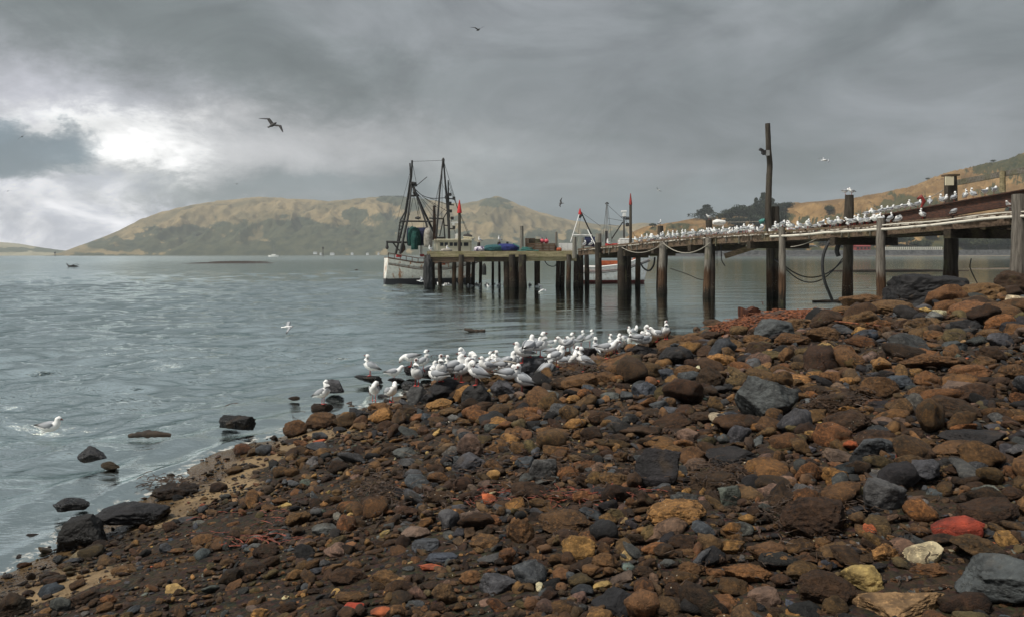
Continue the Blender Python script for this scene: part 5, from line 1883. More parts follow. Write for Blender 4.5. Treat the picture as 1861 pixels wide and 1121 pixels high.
# rigging
mb = MB()
for a, b in (((749, 294), (758, 340)), ((806, 292), (834, 385)), ((805, 292), (800, 345)), ((806, 294), (818, 395)), ((770, 357), (812, 372)), ((767, 357), (795, 378)), ((768, 358), (812, 384)), ((746, 300), (743, 390)),
             ((750, 345), (762, 402)), ((753, 350), (744, 392)), ((804, 295), (803, 400)), ((834, 385), (850, 425)), ((815, 330), (833, 384)), ((818, 395), (830, 432)), ((757, 337), (762, 334)), ((755, 350), (765, 400)), ((757, 350), (800, 400))):
    mb.tube([A1(*a, 0), A1(*b, 0)], .018, 5)
for a, b in (((749, 294), (806, 292)), ((749, 300), (722, 400)), ((806, 300), (789, 376)), ((806, 300), (786, 400)), ((761, 356), (790, 400)), ((745, 356), (730, 402)), ((793, 398), (815, 372)), ((760, 357), (760, 402)), ((815, 340), (855, 431)), ((801, 330), (816, 360)), ((770, 403), (770, 415)), ((748, 403), (750, 413))):
    mb.tube([A1(*a, .3), A1(*b, -.3)], .013, 4)
mb.tube([A1(757, 338, 0), A1(776, 322, 0)], .03, 5)
mb.tube(curve_pts([A1(755, 345, 0), A1(768, 356, 0), A1(786, 361, 0), A1(810, 360, 0)], 6), .03, 5)
mb.build('rigging', MAT['rope_dark'], b1)
# wheelhouse
def wh_box(root, at, px0, px1, y0, y1, v0, v1, mat, name, bev=.03):
    """box between photo columns at depth offsets v0 (near) and v1 (far)"""
    a0, a1_ = at(px0, y1, v0), at(px1, y1, v0)
    b0, b1_ = a0 + (at(px0, y1, v1) - a0), a1_ + (at(px1, y1, v1) - a1_)
    top = at(px0, y0, v0).z
    bot = a0.z
    ax_ = (a1_ - a0)
    per = Vector((-ax_.y, ax_.x, 0)).normalized() * (v1 - v0)
    c8 = [Vector((p.x, p.y, z)) for z in (bot, top) for p in (a0, a1_, a1_ + per, a0 + per)]
    return MB().hexa(c8).build(name, MAT[mat] if isinstance(mat, str) else mat, root, bevel=bev)


wh = wh_box(b1, A1, 797, 855, 438, 462, -.95, .95, 'cream', 'wheelhouse')
wh_box(b1, A1, 794, 858, 434.5, 438, -1.08, 1.05, 'cream', 'wheelhouse_roof')
for x0, x1 in ((800, 806), (808, 814), (817, 823), (825, 831), (833, 840), (843, 851)):
    wh_box(b1, A1, x0, x1, 441, 447.5, -.975, -.94, 'window', 'window', 0)
wh_box(b1, A1, 797, 810, 431, 434.5, -.5, .5, 'iron', 'roof_locker')
wh_box(b1, A1, 829, 834, 425, 434.5, -.3, .3, 'white', 'roof_light')
mb = MB()
for x in (845, 849, 853, 856):
    mb.tube([A1(x, 462, -.8), A1(x, 432, -.8)], .05, 6)
mb.tube([A1(842, 431, -.8), A1(861, 432.5, -.8)], .05, 6)
mb.build('bow_rail', MAT['cream'], b1)
MB().tube([A1(842, 434, .6), A1(861, 434, .6)], .05, 6).build('bow_rail', MAT['cream'], b1)
q = A1(850, 429, -.3)
rod(b1, [q + Vector((-.35, 0, 0)), q, q + Vector((.35, 0, -.05))], [.1, .2, .1], 'iron', 'rope_bundle', 8)
# stern rail and red gear
mb = MB()
for k in range(9):
    u = -1 + k * .12
    mb.tube([L1(u, -half1(u), sh1(u)), L1(u, -half1(u), sh1(u) + .38)], .03, 5)
mb.tube([L1(-1 + k * .12, -half1(-1 + k * .12), sh1(-1 + k * .12) + .38) for k in range(9)], .035, 5)
mb.build('stern_rail', MAT['iron_rusty'], b1)
wh_box(b1, A1, 721, 730, 463, 468, -1.3, -.9, 'red', 'red_bin')
wh_box(b1, A1, 763, 768, 445, 463, .5, .8, 'white', 'white_locker')
wh_box(b1, A1, 764, 771, 462, 467, -1.35, -1.1, 'red_dark', 'red_gear')
wh_box(b1, A1, 803, 810, 472, 482, -1.55, -1.45, 'orange', 'orange_marker')

# second boat
b2, A2, L2, half2, sh2, Len2 = build_boat(1052, 1180, 62.5, R(-6), 2.9, [1.25, 1.25, 1.45, 2.2], .8,
                                          dict(hull=hm2, deck=MAT['orange'], rail=MAT['white'], strake=MAT['iron']),
                                          'white fishing boat with red waterline moored behind the walkway start')
wh_box(b2, A2, 1093, 1128, 474, 483, -1.36, -1.30, 'orange', 'orange_bulwark')
wh_box(b2, A2, 1128, 1152, 436, 462, -.8, .8, 'white', 'wheelhouse')
wh_box(b2, A2, 1126, 1154, 433.5, 436, -.9, .9, 'white', 'wheelhouse_roof')
for x0, x1 in ((1130, 1135), (1137, 1142), (1144, 1149)):
    wh_box(b2, A2, x0, x1, 439, 444, -.825, -.79, 'window', 'window', 0)
rod(b2, [A2(1037, 440, -.8), A2(1054, 386, 0)], [.045, .04], 'white', 'a_frame_leg')
rod(b2, [A2(1056, 386, 0), A2(1083, 444, .8)], [.05, .06], 'iron', 'a_frame_leg')
rod(b2, [A2(1068, 418, 0), A2(1082, 446, -.8)], .04, 'white', 'a_frame_leg')
rod(b2, [A2(1040, 427.5, 0), A2(1076, 428, 0)], .05, 'white', 'crossbar')
q = A2(1054, 387, 0)
rod(b2, [q + Vector((0, 0, -.15)), q, q + Vector((0, 0, .35))], [.14, .13, .03], 'red', 'mast_top', 8)
q = A2(1055, 392, 0)
rod(b2, [q + Vector((-.1, 0, -.2)), q, q + Vector((.15, 0, .1))], [.1, .13, .06], 'iron', 'net_block', 8)
rod(b2, [A2(1101, 445, .2), A2(1102, 370, .2)], .035, 'roof_grey', 'pole_mast')
rod(b2, [A2(1106, 445, -.2), A2(1103, 370, -.2)], .03, 'roof_grey', 'pole_mast')
q = A2(1103, 370, 0)
rod(b2, [q + Vector((-.12, 0, -.05)), q + Vector((0, 0, .05)), q + Vector((.14, 0, -.05))], .07, 'iron', 'pole_head')
rod(b2, [A2(1134, 440, 0), A2(1134, 394, 0)], [.08, .06], 'iron', 'radar_mast')
rod(b2, [A2(1112, 434, .3), A2(1132, 404, 0)], .05, 'iron', 'mast_brace')
mb = MB()
mb.box(A2(1134, 385, 0), (.46, .25, .16)).box(A2(1134.5, 391, 0), (.28, .22, .3))
mb.build('radar', MAT['white'], b2, bevel=.03)
mb = MB()
mb.box(A2(1140, 398, 0), (.3, .2, .18)).box(A2(1140, 409, 0), (.25, .25, .28)).tube([A2(1128, 395, 0), A2(1143, 395, 0)], .03, 5)
mb.build('deck_lamps', IR, b2)
mb = MB()
for a, b in (((1056, 386), (1092, 412)), ((1103, 372), (1134, 400)), ((1104, 397), (1132, 402)), ((1104, 408), (1128, 412)), ((1134, 395), (1160, 440)), ((1056, 388), (1075, 425)), ((1102, 372), (1095, 440)), ((1104, 372), (1112, 440)), ((1056, 386), (1049, 440))):
    mb.tube([A2(*a, 0), A2(*b, 0)], .014, 5)
mb.build('rigging', MAT['rope_dark'], b2)
q0, q1 = A2(1062, 439, .3), A2(1081, 440, .3)
rod(b2, [q0, q1], [.38, .42], 'net_navy', 'net_drum', 16)
wh_box(b2, A2, 1100, 1126, 443, 450, -.6, .2, 'red', 'red_deck_gear')
rod(b2, [A2(1150, 474, -1.0), A2(1153, 470, -1.0), A2(1156, 474, -1.0)], .12, 'orange', 'orange_float')
rod(b2, [A2(1102, 450, .1), A2(1102, 420, .1)], .12, 'iron', 'exhaust')
# white crates on the walkway start by the second boat
crate(1126, 1143, 436, 447, 51.0, .8, 'white', 'white fish crate standing left of the dark red tipped post', 4, grp='white crates at the walkway start')
crate(1150, 1160, 440, 448, 50.2, .6, 'white', 'small white crate right of the dark red tipped post', 3, grp='white crates at the walkway start')
crate(1105, 1122, 443, 450, 51.5, .6, 'red', 'red fish crate between the broad post and the white crates', 3, grp='white crates at the walkway start')


# ------------------------------------------------------------------ gulls
def gull_mat():
    m, t = new_mat('gull_plumage')
    col = t.n('ShaderNodeAttribute', attribute_name='Col').outputs['Color']
    co = t.n('ShaderNodeTexCoord').outputs['Object']
    n = t.noise(co, 60, 4, .6)
    c = t.mix(t.math('MULTIPLY', n, .16), col, (.35, .33, .30))
    return finish(m, t, c, .75, t.bump(n, .25, .004), .25)


MAT['gull'] = gull_mat()
WHT, GRY, BLK, RED_, BEAK = (.84, .84, .83), (.33, .35, .38), (.02, .02, .02), (.55, .05, .04), (.14, .035, .03)


class CM:
    def __init__(s):
        s.v, s.f, s.c = [], [], []

    def loft(s, pts, ry, rz, cols, seg=10):
        pts = [Vector(p) for p in pts]
        n = len(pts)
        b = len(s.v)
        for i, p in enumerate(pts):
            d = (pts[min(i + 1, n - 1)] - pts[max(i - 1, 0)]).normalized()
            side = Vector((0, 0, 1)).cross(d)
            if side.length < .2:
                side = Vector((0, 1, 0))
            side.normalize()
            up = d.cross(side)
            for k in range(seg):
                t = 2 * PI * k / seg
                s.v.append(p + side * (math.cos(t) * ry[i]) + up * (math.sin(t) * rz[i]))
                c = cols[i]
                s.c.append(c(t) if callable(c) else c)
        for i in range(n - 1):
            for k in range(seg):
                k2 = (k + 1) % seg
                s.f.append((b + i * seg + k, b + i * seg + k2, b + (i + 1) * seg + k2, b + (i + 1) * seg + k))
        s.f.append(tuple(b + seg - 1 - k for k in range(seg)))
        s.f.append(tuple(b + (n - 1) * seg + k for k in range(seg)))

    def mesh(s, name):
        me = bpy.data.meshes.new(name)
        me.from_pydata(s.v, [], s.f)
        me.polygons.foreach_set('use_smooth', [True] * len(me.polygons))
        a = me.attributes.new('Col', 'FLOAT_COLOR', 'POINT')
        a.data.foreach_set('color', np.array([(*c, 1) for c in s.c], np.float32).ravel())
        me.materials.append(MAT['gull'])
        return me


def back(t):
    return GRY if math.sin(t) > .15 else WHT


def bird(pose):
    c = CM()
    legh = {'float': -.055, 'lie': .045}.get(pose, .105)
    tilt = {'alert': .50, 'front': .62, 'rest': .30, 'preen': .42, 'float': .04, 'lie': .05, 'walk': .14, 'turn': .48, 'down': -.05}[pose]
    ct, st_ = math.cos(tilt), math.sin(tilt)

    def B(x, z, y=0.0):
        return Vector((x * ct - z * st_, y, legh + .055 + x * st_ + z * ct))
    pts = [B(-.185, .012), B(-.14, .012), B(-.095, .006), B(-.05, 0), B(0, 0), B(.05, .004), B(.085, .014)]
    ry = [.010, .030, .050, .068, .076, .068, .050]
    rz = [.004, .014, .038, .060, .070, .064, .050]
    cols = [WHT, WHT, back, back, back, back, WHT]
    if pose in ('alert', 'front', 'turn'):
        nk = [B(.098, .050), B(.095, .085), B(.100, .110), B(.120, .122), B(.140, .116)]
        hd = B(.150, .112)
    elif pose == 'rest':
        nk = [B(.098, .040), B(.098, .060), B(.102, .078), B(.120, .086), B(.138, .080)]
        hd = B(.148, .076)
    elif pose == 'float':
        nk = [B(.100, .045), B(.102, .070), B(.108, .092), B(.124, .100), B(.142, .094)]
        hd = B(.152, .090)
    elif pose == 'preen':
        nk = [B(.100, .040, .008), B(.100, .070, .020), B(.090, .090, .034), B(.072, .088, .048), B(.056, .074, .056)]
        hd = B(.048, .060, .060)
    elif pose == 'lie':
        nk = [B(.09, .04), B(.085, .06), B(.075, .075), B(.06, .080), B(.045, .070)]
        hd = B(.035, .062)
    elif pose == 'walk':
        nk = [B(.11, .035), B(.128, .055), B(.142, .070), B(.160, .074), B(.178, .066)]
        hd = B(.188, .061)
    else:
        nk = [B(.11, .010), B(.135, .0), B(.152, -.012), B(.168, -.030), B(.180, -.050)]
        hd = B(.186, -.062)
    if pose == 'turn':
        nk[3] = nk[2] + Vector((.004, .018, .010))
        nk[4] = nk[3] + Vector((.003, .018, -.006))
        hd = nk[4] + Vector((0, .010, -.003))
    hr = [.042, .034, .034, .033, .024]
    pts += nk
    ry += hr
    rz += [q * 1.05 for q in hr]
    cols += [WHT] * 5
    d = (hd - nk[4]).normalized()
    pts += [hd, hd + d * .014, hd + d * .030]
    ry += [.010, .006, .002]
    rz += [.012, .008, .002]
    cols += [BEAK, BEAK, BEAK]
    c.loft(pts, ry, rz, cols, 12)
    # folded wings with dark tips
    for s_ in (-1, 1):
        w_ = [B(.065, .022, s_ * .052), B(.03, .026, s_ * .068), B(-.03, .028, s_ * .068), B(-.09, .032, s_ * .045), B(-.15, .034, s_ * .020), B(-.20, .038, s_ * .004)]
        c.loft(w_, [.006, .012, .012, .012, .009, .003], [.020, .038, .038, .026, .013, .004], [GRY, GRY, GRY, (.30, .31, .33), BLK, BLK], 8)
        # eye
        e = nk[3] + Vector((.004, s_ * .031, .004)) if pose != 'preen' else nk[3] + Vector((0, s_ * .031, 0))
        c.loft([e + Vector((-.004, 0, 0)), e, e + Vector((.004, 0, 0))], [.001, .004, .001], [.001, .004, .001], [BLK] * 3, 6)
    if pose not in ('float', 'lie'):
        for s_ in (-1, 1):
            top = B(-.005, -.035, s_ * .022)
            kx = .012 * (1 if s_ > 0 else -1) * (1.8 if pose == 'walk' else .3)
            ank = Vector((.0 + kx, s_ * .022, .012))
            c.loft([top, top.lerp(ank, .5) + Vector((-.006, 0, 0)), ank], [.010, .0045, .005], [.010, .0045, .005], [WHT, RED_, RED_], 6)
            c.loft([ank + Vector((-.012, 0, -.006)), ank + Vector((.012, 0, -.007)), ank + Vector((.038, 0, -.010))], [.005, .012, .020], [.004, .004, .002], [RED_] * 3, 6)
    return c.mesh('gull_' + pose)


GULL = {p: bird(p) for p in ('alert', 'front', 'rest', 'preen', 'float', 'lie', 'walk', 'turn', 'down')}


def put_gull(loc, yaw, pose, label, group, scale=1.0, name='gull', cat='gull'):
    o = bpy.data.objects.new(name, GULL[pose])
    COL.objects.link(o)
    o.location = loc
    o.rotation_euler = (0, 0, R(yaw))
    o.scale = (scale,) * 3
    tag(o, label, cat, group)
    return o


# surfaces a gull can stand on near the shore
def bvh_of(objs):
    V, Fc, c = [], [], 0
    for o in objs:
        me = o.data
        a = np.empty(len(me.vertices) * 3, np.float32)
        me.vertices.foreach_get('co', a)
        a = a.reshape(-1, 3) + np.array(o.location)
        V.append(a)
        for p in me.polygons:
            Fc.append(tuple(i + c for i in p.vertices))
        c += len(a)
    return BVHTree.FromPolygons([Vector(v) for v in np.vstack(V)], Fc)


flock_rocks = [r[0] for r in rocks if 560 < r[1] < 1300 and r[2] < 790]
TREE = bvh_of(flock_rocks)


def stand_point(px, py):
    d = Vector(ray(px, py))
    hit = TREE.ray_cast(Vector((0, 0, H)), d.normalized())
    g = hit_ground(px, py)
    if hit[0] is not None and (g is None or hit[0].y <= g.y + .3):
        # step onto the top of the stone
        top = TREE.ray_cast(Vector((hit[0].x, hit[0].y + .05, 4)), Vector((0, 0, -1)))
        p = hit[0]
        if top[0] is not None and top[0].z - p.z < .12:
            return top[0]
        return p
    if g is None:
        k = -H / d.z
        return Vector((0, 0, H)) + d * k
    return Vector((g.x, g.y, max(g.z, -.02)))


FLOCK = [
 (585.5, 743, -25, 'turn'), (672, 689.5, 180, 'alert'), (680, 730, -90, 'preen'), (711, 731, -45, 'preen'), (716, 697, 0, 'walk'), (746, 676, 180, 'down'), (757, 705, -90, 'front'),
 (769, 684, 10, 'alert'), (782, 692, 20, 'rest'), (801, 697, -80, 'front'), (795, 701, 150, 'lie'), (818, 684, 175, 'alert'), (826, 690, 0, 'rest'), (840, 664, 80, 'preen'), (853, 685, 20, 'preen'), (866, 682, 0, 'rest'),
 (838, 701, 0, 'rest'), (866, 705, 160, 'preen'), (877, 692, 20, 'rest'), (887, 674, 20, 'alert'), (897, 676, 100, 'rest'), (907, 674, 160, 'alert'), (915, 679, 0, 'lie'), (923, 678, 10, 'rest'), (933, 676, 20, 'alert'), (941, 671, -10, 'preen'),
 (950, 668, 180, 'rest'), (970, 637, 180, 'down'), (962, 655, 60, 'rest'), (982, 650, 0, 'alert'), (1002, 639, 10, 'walk'), (1005, 655, 5, 'walk'), (994, 690, 15, 'alert'), (949, 715, 170, 'turn'), (925, 694, 5, 'lie'),
 (1021, 675, 160, 'walk'), (1041, 674, -70, 'preen'), (1062, 676, 165, 'alert'), (1028, 640, 190, 'walk'), (1036, 645, 10, 'alert'), (1043, 638, 185, 'walk'), (1056, 629, 20, 'alert'), (1072, 630, 10, 'alert'), (1084, 650, 100, 'alert'),
 (1049, 653, -90, 'lie'), (1105, 653, -20, 'walk'), (1114, 637, 185, 'alert'), (1121, 642, -10, 'alert'), (1116, 646, 20, 'rest'), (1135, 628, 190, 'walk'), (1145, 629, -80, 'front'), (1153, 615, -60, 'preen'), (1148, 618, 200, 'rest'), (1162, 630, 10, 'lie'),
 (1172, 629, 20, 'lie'), (1181, 625, 160, 'preen'), (1196, 621, 175, 'walk'), (1211, 618, -80, 'front'), (1012, 668, 0, 'rest'), (885, 690, 200, 'rest'), (846, 678, 190, 'rest'), (975, 640, 10, 'rest')]
POSEW = {'alert': 'upright white gull', 'front': 'upright gull facing the camera', 'rest': 'hunched white gull', 'preen': 'preening gull with head bent to its wing', 'lie': 'white gull sitting low on the stones',
         'walk': 'level-bodied gull with grey wings', 'turn': 'upright gull with head turned', 'down': 'gull bending its head down'}
FLOCK.sort()
for i, (px, py, yaw, pose) in enumerate(FLOCK):
    p = stand_point(px, py)
    p = Vector((p.x, p.y, p.z + .004))
    face = ''
    lab = '%s, %s from the left of the shore flock' % (POSEW[pose], ordn(i + 1))
    if i == 0:
        lab = 'lone upright gull with red feet at the far left of the shore flock'
    if px == 672:
        lab = 'upright gull standing alone on the low black islet'
    if i == len(FLOCK) - 1:
        lab = 'upright gull at the far right end of the shore flock'
    put_gull(p, yaw + random.uniform(-8, 8), pose, lab, 'gulls gathered on the shore rocks', random.uniform(1.0, 1.12))

# packed gulls along the walkway
wg = []
for k in range(182):
    s = .01 + (.80 - .01) * (k + random.uniform(-.4, .4)) / 182
    lane = random.choice([.06, .08, .3, .45, .8, 1.3, 2.0])
    wg.append((s, lane))
for s, wv in ((.60, .12), (.655, .10), (.70, .10), (.735, .12), (.80, .14), (.845, .10), (.90, .12), (.985, .1)):
    wg.append((s, wv))
rows_ = []
for s, wv in wg:
    on_kerb = wv < .13
    p = Wp(s, wv, .105 if on_kerb else .002)
    px, py = to_px(p.x, p.y, p.z)
    rows_.append((px, p))
rows_.sort(key=lambda q: q[0])
SEG = [(1100, 'white-tipped'), ]
seg_edges = [(0, 1208, 'left of the first pale pile'), (1208, 1290, 'between the two left pale piles'), (1290, 1396, 'between the leaning pile and the tall pole'), (1396, 1533, 'between the tall pole and the square post'),
             (1533, 1604, 'between the square post and the split pile'), (1604, 2000, 'right of the split pile, below the girder')]
cnt = {}
for px, p in rows_:
    for a, b, nm in seg_edges:
        if a <= px < b:
            break
    cnt[nm] = cnt.get(nm, 0) + 1
    pose = random.choice(['alert', 'rest', 'rest', 'walk', 'alert', 'turn', 'preen', 'walk'])
    yaw = random.choice([0, 180]) + random.uniform(-40, 40)
    put_gull(p, yaw, pose, 'walkway gull %s, %s from the left there' % (nm, ordn(cnt[nm])), 'gulls packed along the walkway', random.uniform(1.14, 1.32))
# on top of the girder
for i, (px, py, yaw, pose) in enumerate(((1620, 387, 10, 'rest'), (1632, 384, 0, 'walk'), (1645, 381, 15, 'walk'), (1655, 379, 170, 'alert'), (1668, 376, 0, 'rest'), (1690, 371, 60, 'front'), (1711, 367, 90, 'alert'), (1716, 366, -60, 'rest'), (1734, 361, 20, 'alert'),
                                         (1755, 357, -90, 'front'), (1768, 354, 100, 'alert'), (1790, 350, 30, 'walk'), (1807, 347, 40, 'walk'), (1575, 396, 0, 'walk'), (1588, 393, 170, 'rest'), (1600, 391, 0, 'alert'), (1610, 389, 20, 'rest'))):
    t = (px - 1478) / (1900 - 1478)
    lo_, hi_ = 0.0, 1.0
    for _ in range(30):
        m_ = (lo_ + hi_) / 2
        q = A_.lerp(B_, m_)
        if to_px(q.x, q.y, q.z)[0] < px:
            lo_ = m_
        else:
            hi_ = m_
    q = A_.lerp(B_, lo_)
    put_gull(q + Vector((0, 0, .02)), yaw, pose, '%s on the steel girder, %s from its shore end' % (POSEW[pose], ordn(1 + sorted([1620, 1632, 1645, 1655, 1668, 1690, 1711, 1716, 1734, 1755, 1768, 1790, 1807, 1575, 1588, 1600, 1610], reverse=True).index(px))), 'gulls on the steel girder', 1.12)
# on post tops
POSTG = [(-.09, 20, 'alert', 'gull on top of the far post nearest the wharf'), (.125, 190, 'walk', 'gull on top of the far post left of the hanging white bundle'),
         (.565, 10, 'walk', 'left gull of the pair on the square post'), (.5651, 180, 'rest', 'right gull of the pair on the square post')]
for s, yaw, pose, lab in POSTG:
    q, _, zt = FPOS[round(s, 3)] if round(s, 3) in FPOS else FPOS[.565]
    off = -.16 if lab.startswith('left') else (.14 if lab.startswith('right') else 0)
    put_gull((q.x + .03 + off, q.y, zt + .01), yaw, pose, lab, 'gulls on post tops', 1.15)
q = Wp(.545, -.12)
put_gull((q.x, q.y - .02, dz(.544) + .25), 10, 'rest', 'gull on top of the thin pale post right of the tall pole', 'gulls on post tops', 1.1)
for px, py, Y, lab in ((872, 441, 58.2, 'gull on the bollard stub behind the purple sack'), (908, 440, 57.7, 'gull on the bollard stub above the blue net'), (782, 457.5, 55.6, 'leftmost gull on the wharf deck'), (814, 457.5, 55.6, 'gull on the wharf deck under the wheelhouse'),
                       (1074, 449, 53.5, 'gull on the wharf end in front of the dark net drum'), (1062, 449, 53.8, 'gull beside the slim stub post'), (1106, 447, 51.4, 'gull left of the red fish crate')):
    put_gull(P(px, py, Y), random.choice([10, 170]), 'alert', lab, 'gulls on the wharf', 1.3)
# floating gulls under the wharf
fl = []
for k in range(26):
    px = random.uniform(795, 925) if k < 21 else random.uniform(935, 985)
    Y = random.uniform(54.2, 59)
    fl.append((px, Y))
fl.sort()
for i, (px, Y) in enumerate(fl):
    q = P(px, 510, Y)
    put_gull((q.x, Y, .02), random.uniform(0, 360), 'float', 'floating gull under the wharf, %s from the left' % ordn(i + 1), 'gulls floating under the wharf', 1.25)
for px, py, Y, yaw, lab in ((90, 779, None, 5, 'grey gull floating alone in the ripples at the left'),):
    d = ray(px, py)
    Y = H / -d[2]
    put_gull((d[0] * Y, Y, .03), yaw, 'float', lab, 'floating gulls', 1.0)


# flying birds
def flyer(px, py, Y, span, yaw, roll, pitch, up1, up2, dark, label, sweep=.35, name='flying_gull', cat='gull', lw=None):
    """wing dihedral angles up1 (inner) and up2 (outer), radians"""
    c = CM()
    body = (.05, .05, .05) if dark else WHT
    wing = (.03, .03, .032) if dark else GRY
    k = span / .95
    c.loft([(-.20 * k, 0, 0), (-.13 * k, 0, 0), (-.05 * k, 0, 0), (.05 * k, 0, 0), (.11 * k, 0, .012 * k), (.15 * k, 0, .014 * k), (.175 * k, 0, .008 * k), (.205 * k, 0, 0)],
           [.035 * k, .022 * k, .045 * k, .048 * k, .032 * k, .026 * k, .012 * k, .003 * k], [.004 * k, .014 * k, .04 * k, .046 * k, .032 * k, .026 * k, .012 * k, .003 * k], [body] * 6 + [BEAK if not dark else BLK] * 2, 10)
    for s_ in (-1, 1):
        u1, u2 = (up1, up2) if lw is None or s_ > 0 else lw
        pts, ry, rz, cols = [], [], [], []
        p = Vector((.03 * k, s_ * .03 * k, .015 * k))
        n = 9
        for i in range(n + 1):
            t = i / n
            a = u1 if t < .42 else u2
            chord = (.085 * (1 - t) ** .55 + .004) * k if t > .3 else .078 * k
            pts.append(p.copy())
            ry.append(chord)
            rz.append(.006 * k * (1 - t) + .002)
            cols.append(wing if t < .78 else BLK)
            fw = .25 if t < .42 else -sweep * 1.6
            p = p + Vector((fw * .048 * k, s_ * math.cos(a) * .048 * k, math.sin(a) * .048 * k))
        # chordwise loft: build ribs along x
        b = len(c.v)
        for i in range(n + 1):
            for (dx, dz_) in ((ry[i] * .75, 0), (ry[i] * .2, rz[i]), (-ry[i] * 1.0, 0), (ry[i] * .2, -rz[i])):
                c.v.append(pts[i] + Vector((dx, 0, dz_)))
                c.c.append(cols[i])
        for i in range(n):
            for j in range(4):
                j2 = (j + 1) % 4
                c.f.append((b + i * 4 + j, b + i * 4 + j2, b + (i + 1) * 4 + j2, b + (i + 1) * 4 + j))
    o = bpy.data.objects.new(name, c.mesh(name))
    COL.objects.link(o)
    o.location = P(px, py, Y)
    o.rotation_euler = (R(roll), R(pitch), R(yaw))
    tag(o, label, cat, 'birds in flight')
    return o


flyer(495, 228, 30, 1.25, 62, 38, -28, .25, -.30, True, 'large dark gull gliding with curved wings in front of the clouds', .4, lw=(.35, -.1))
flyer(869, 55, 42, 1.0, -60, 10, 0, .5, .25, True, 'small dark bird with raised wings at the top of the sky')
flyer(40, 249, 60, .9, -45, 40, 0, .1, -.3, True, 'tiny dark bird in front of the slate blue cloud gap')
flyer(14, 348, 90, .9, -70, 10, 0, .3, -.3, True, 'tiniest bird at the left edge above the headland')
flyer(1020, 370, 55, .9, 160, -60, 0, .3, .2, True, 'dark bird flying above the wharf crates', .3)
flyer(1498, 292, 40, 1.0, 15, 20, 0, .4, -.4, False, 'grey gull flying right of the tall pole')
flyer(522, 594, 17.4, .62, 20, 25, 0, .45, -.6, False, 'pale gull skimming low over the water with drooped wings')
flyer(984, 528, 47, 1.1, 40, 40, -20, .9, .5, False, 'white gull taking off from the water before the wharf')
flyer(647, 491, 90, 1.3, 20, 0, 0, .3, -.4, True, 'small dark bird skimming the water left of the trawler')
flyer(430, 335, 110, .9, 70, 0, 0, .2, -.2, True, 'faint speck of a bird above the far hill')
flyer(1197, 346, 70, .8, 130, 30, 0, .3, 0, False, 'faint pale bird above the walkway, left of the tall pole')
flyer(764, 511, 52, 1.2, 10, 10, 10, .6, .3, False, 'white gull landing beside the trawler stern')

# dark swimming bird on the left
c = CM()
k = 2.4
c.loft([(-.32 * k, 0, .02), (-.2 * k, 0, .03 * k), (0, 0, .04 * k), (.18 * k, 0, .03 * k), (.24 * k, 0, .08 * k), (.26 * k, 0, .13 * k), (.31 * k, 0, .14 * k), (.37 * k, 0, .13 * k)],
       [.01, .05 * k, .08 * k, .06 * k, .03 * k, .025 * k, .022 * k, .005], [.01, .03 * k, .05 * k, .05 * k, .03 * k, .025 * k, .02 * k, .005], [BLK] * 8)
c.loft([(.05 * k, .03, .05 * k), (-.1 * k, .1, .12 * k), (-.25 * k, .15, .14 * k), (-.42 * k, .2, .06 * k)], [.05 * k, .06 * k, .05 * k, .01], [.02, .02, .02, .01], [BLK] * 4)
o = bpy.data.objects.new('cormorant', c.mesh('cormorant'))
COL.objects.link(o)
q = P(132, 484, 150)
o.location = (q.x, 150, .0)
o.scale = (1.6, 1.6, 1.6)
o.rotation_euler = (0, 0, PI)
tag(o, 'black water bird flapping on the dark water at the far left', 'cormorant')

# ------------------------------------------------------------------ far shore: sea wall, fence, houses, poles, trees
YS = 648.0


def at_shore(px, dy=0.0, z=0.0):
    return Vector(((px - 930.5) / F * (YS + dy), YS + dy, z))


mb = MB()
a, b = at_shore(1196), at_shore(2200)
rowsw = []
for (dy, z) in ((-10, -.8), (-4, .4), (0, 1.6), (1.5, 4.6), (4, 4.8), (12, 5.0)):
    rowsw.append([(a.x + (b.x - a.x) * i / 200, YS + dy + random.uniform(-.4, .4), z + random.uniform(-.25, .25)) for i in range(201)])
mb.grid([r_ for r_ in rowsw])
o = mb.build('sea_wall', MAT['seawall'], loc=(a.x, YS, 0))
tag(o, 'long dark rock sea wall along the far right shore', 'sea wall')
# pale sand strip in front of it
mb = MB()
for r_ in (0,):
    mb.grid([[(at_shore(1560 + 8 * i).x * .9, YS * .9 - 20 + dy + 6 * math.sin(i * .3), z) for i in range(80)] for dy, z in ((-20, -.3), (-5, .22), (10, .25), (50, .1))])
o = mb.build('sandbank', simple('pale_sand', (.34, .28, .19), (.20, .16, .11), .8, .2, .2), loc=at_shore(1700))
tag(o, kind='structure')
# exposed mud banks in the bay
for i, (pxa, pxb, py, hh) in enumerate(((338, 500, 479, .5), (380, 490, 476.6, .6))):
    Y = H / ((py - HORIZON + (pxa - 930.5) * math.sin(ROLL)) / F)
    xa, xb = (pxa - 930.5) / F * Y, (pxb - 930.5) / F * Y
    mb = MB()
    mb.grid([[(xa + (xb - xa) * j / 60, Y + v_ * 6 + math.sin(j * .4) * 1.0, (.36 * math.sin(PI * (v_ + 1) / 2) * (math.sin(PI * j / 60) ** .4) * (.8 + .3 * math.sin(j * 1.7)) - .06)) for j in range(61)] for v_ in np.linspace(-1, 1, 7)])
    o = mb.build('mudbank', MAT['driftwood'], loc=(xa, Y, 0), smooth=True)
    tag(o, kind='structure')

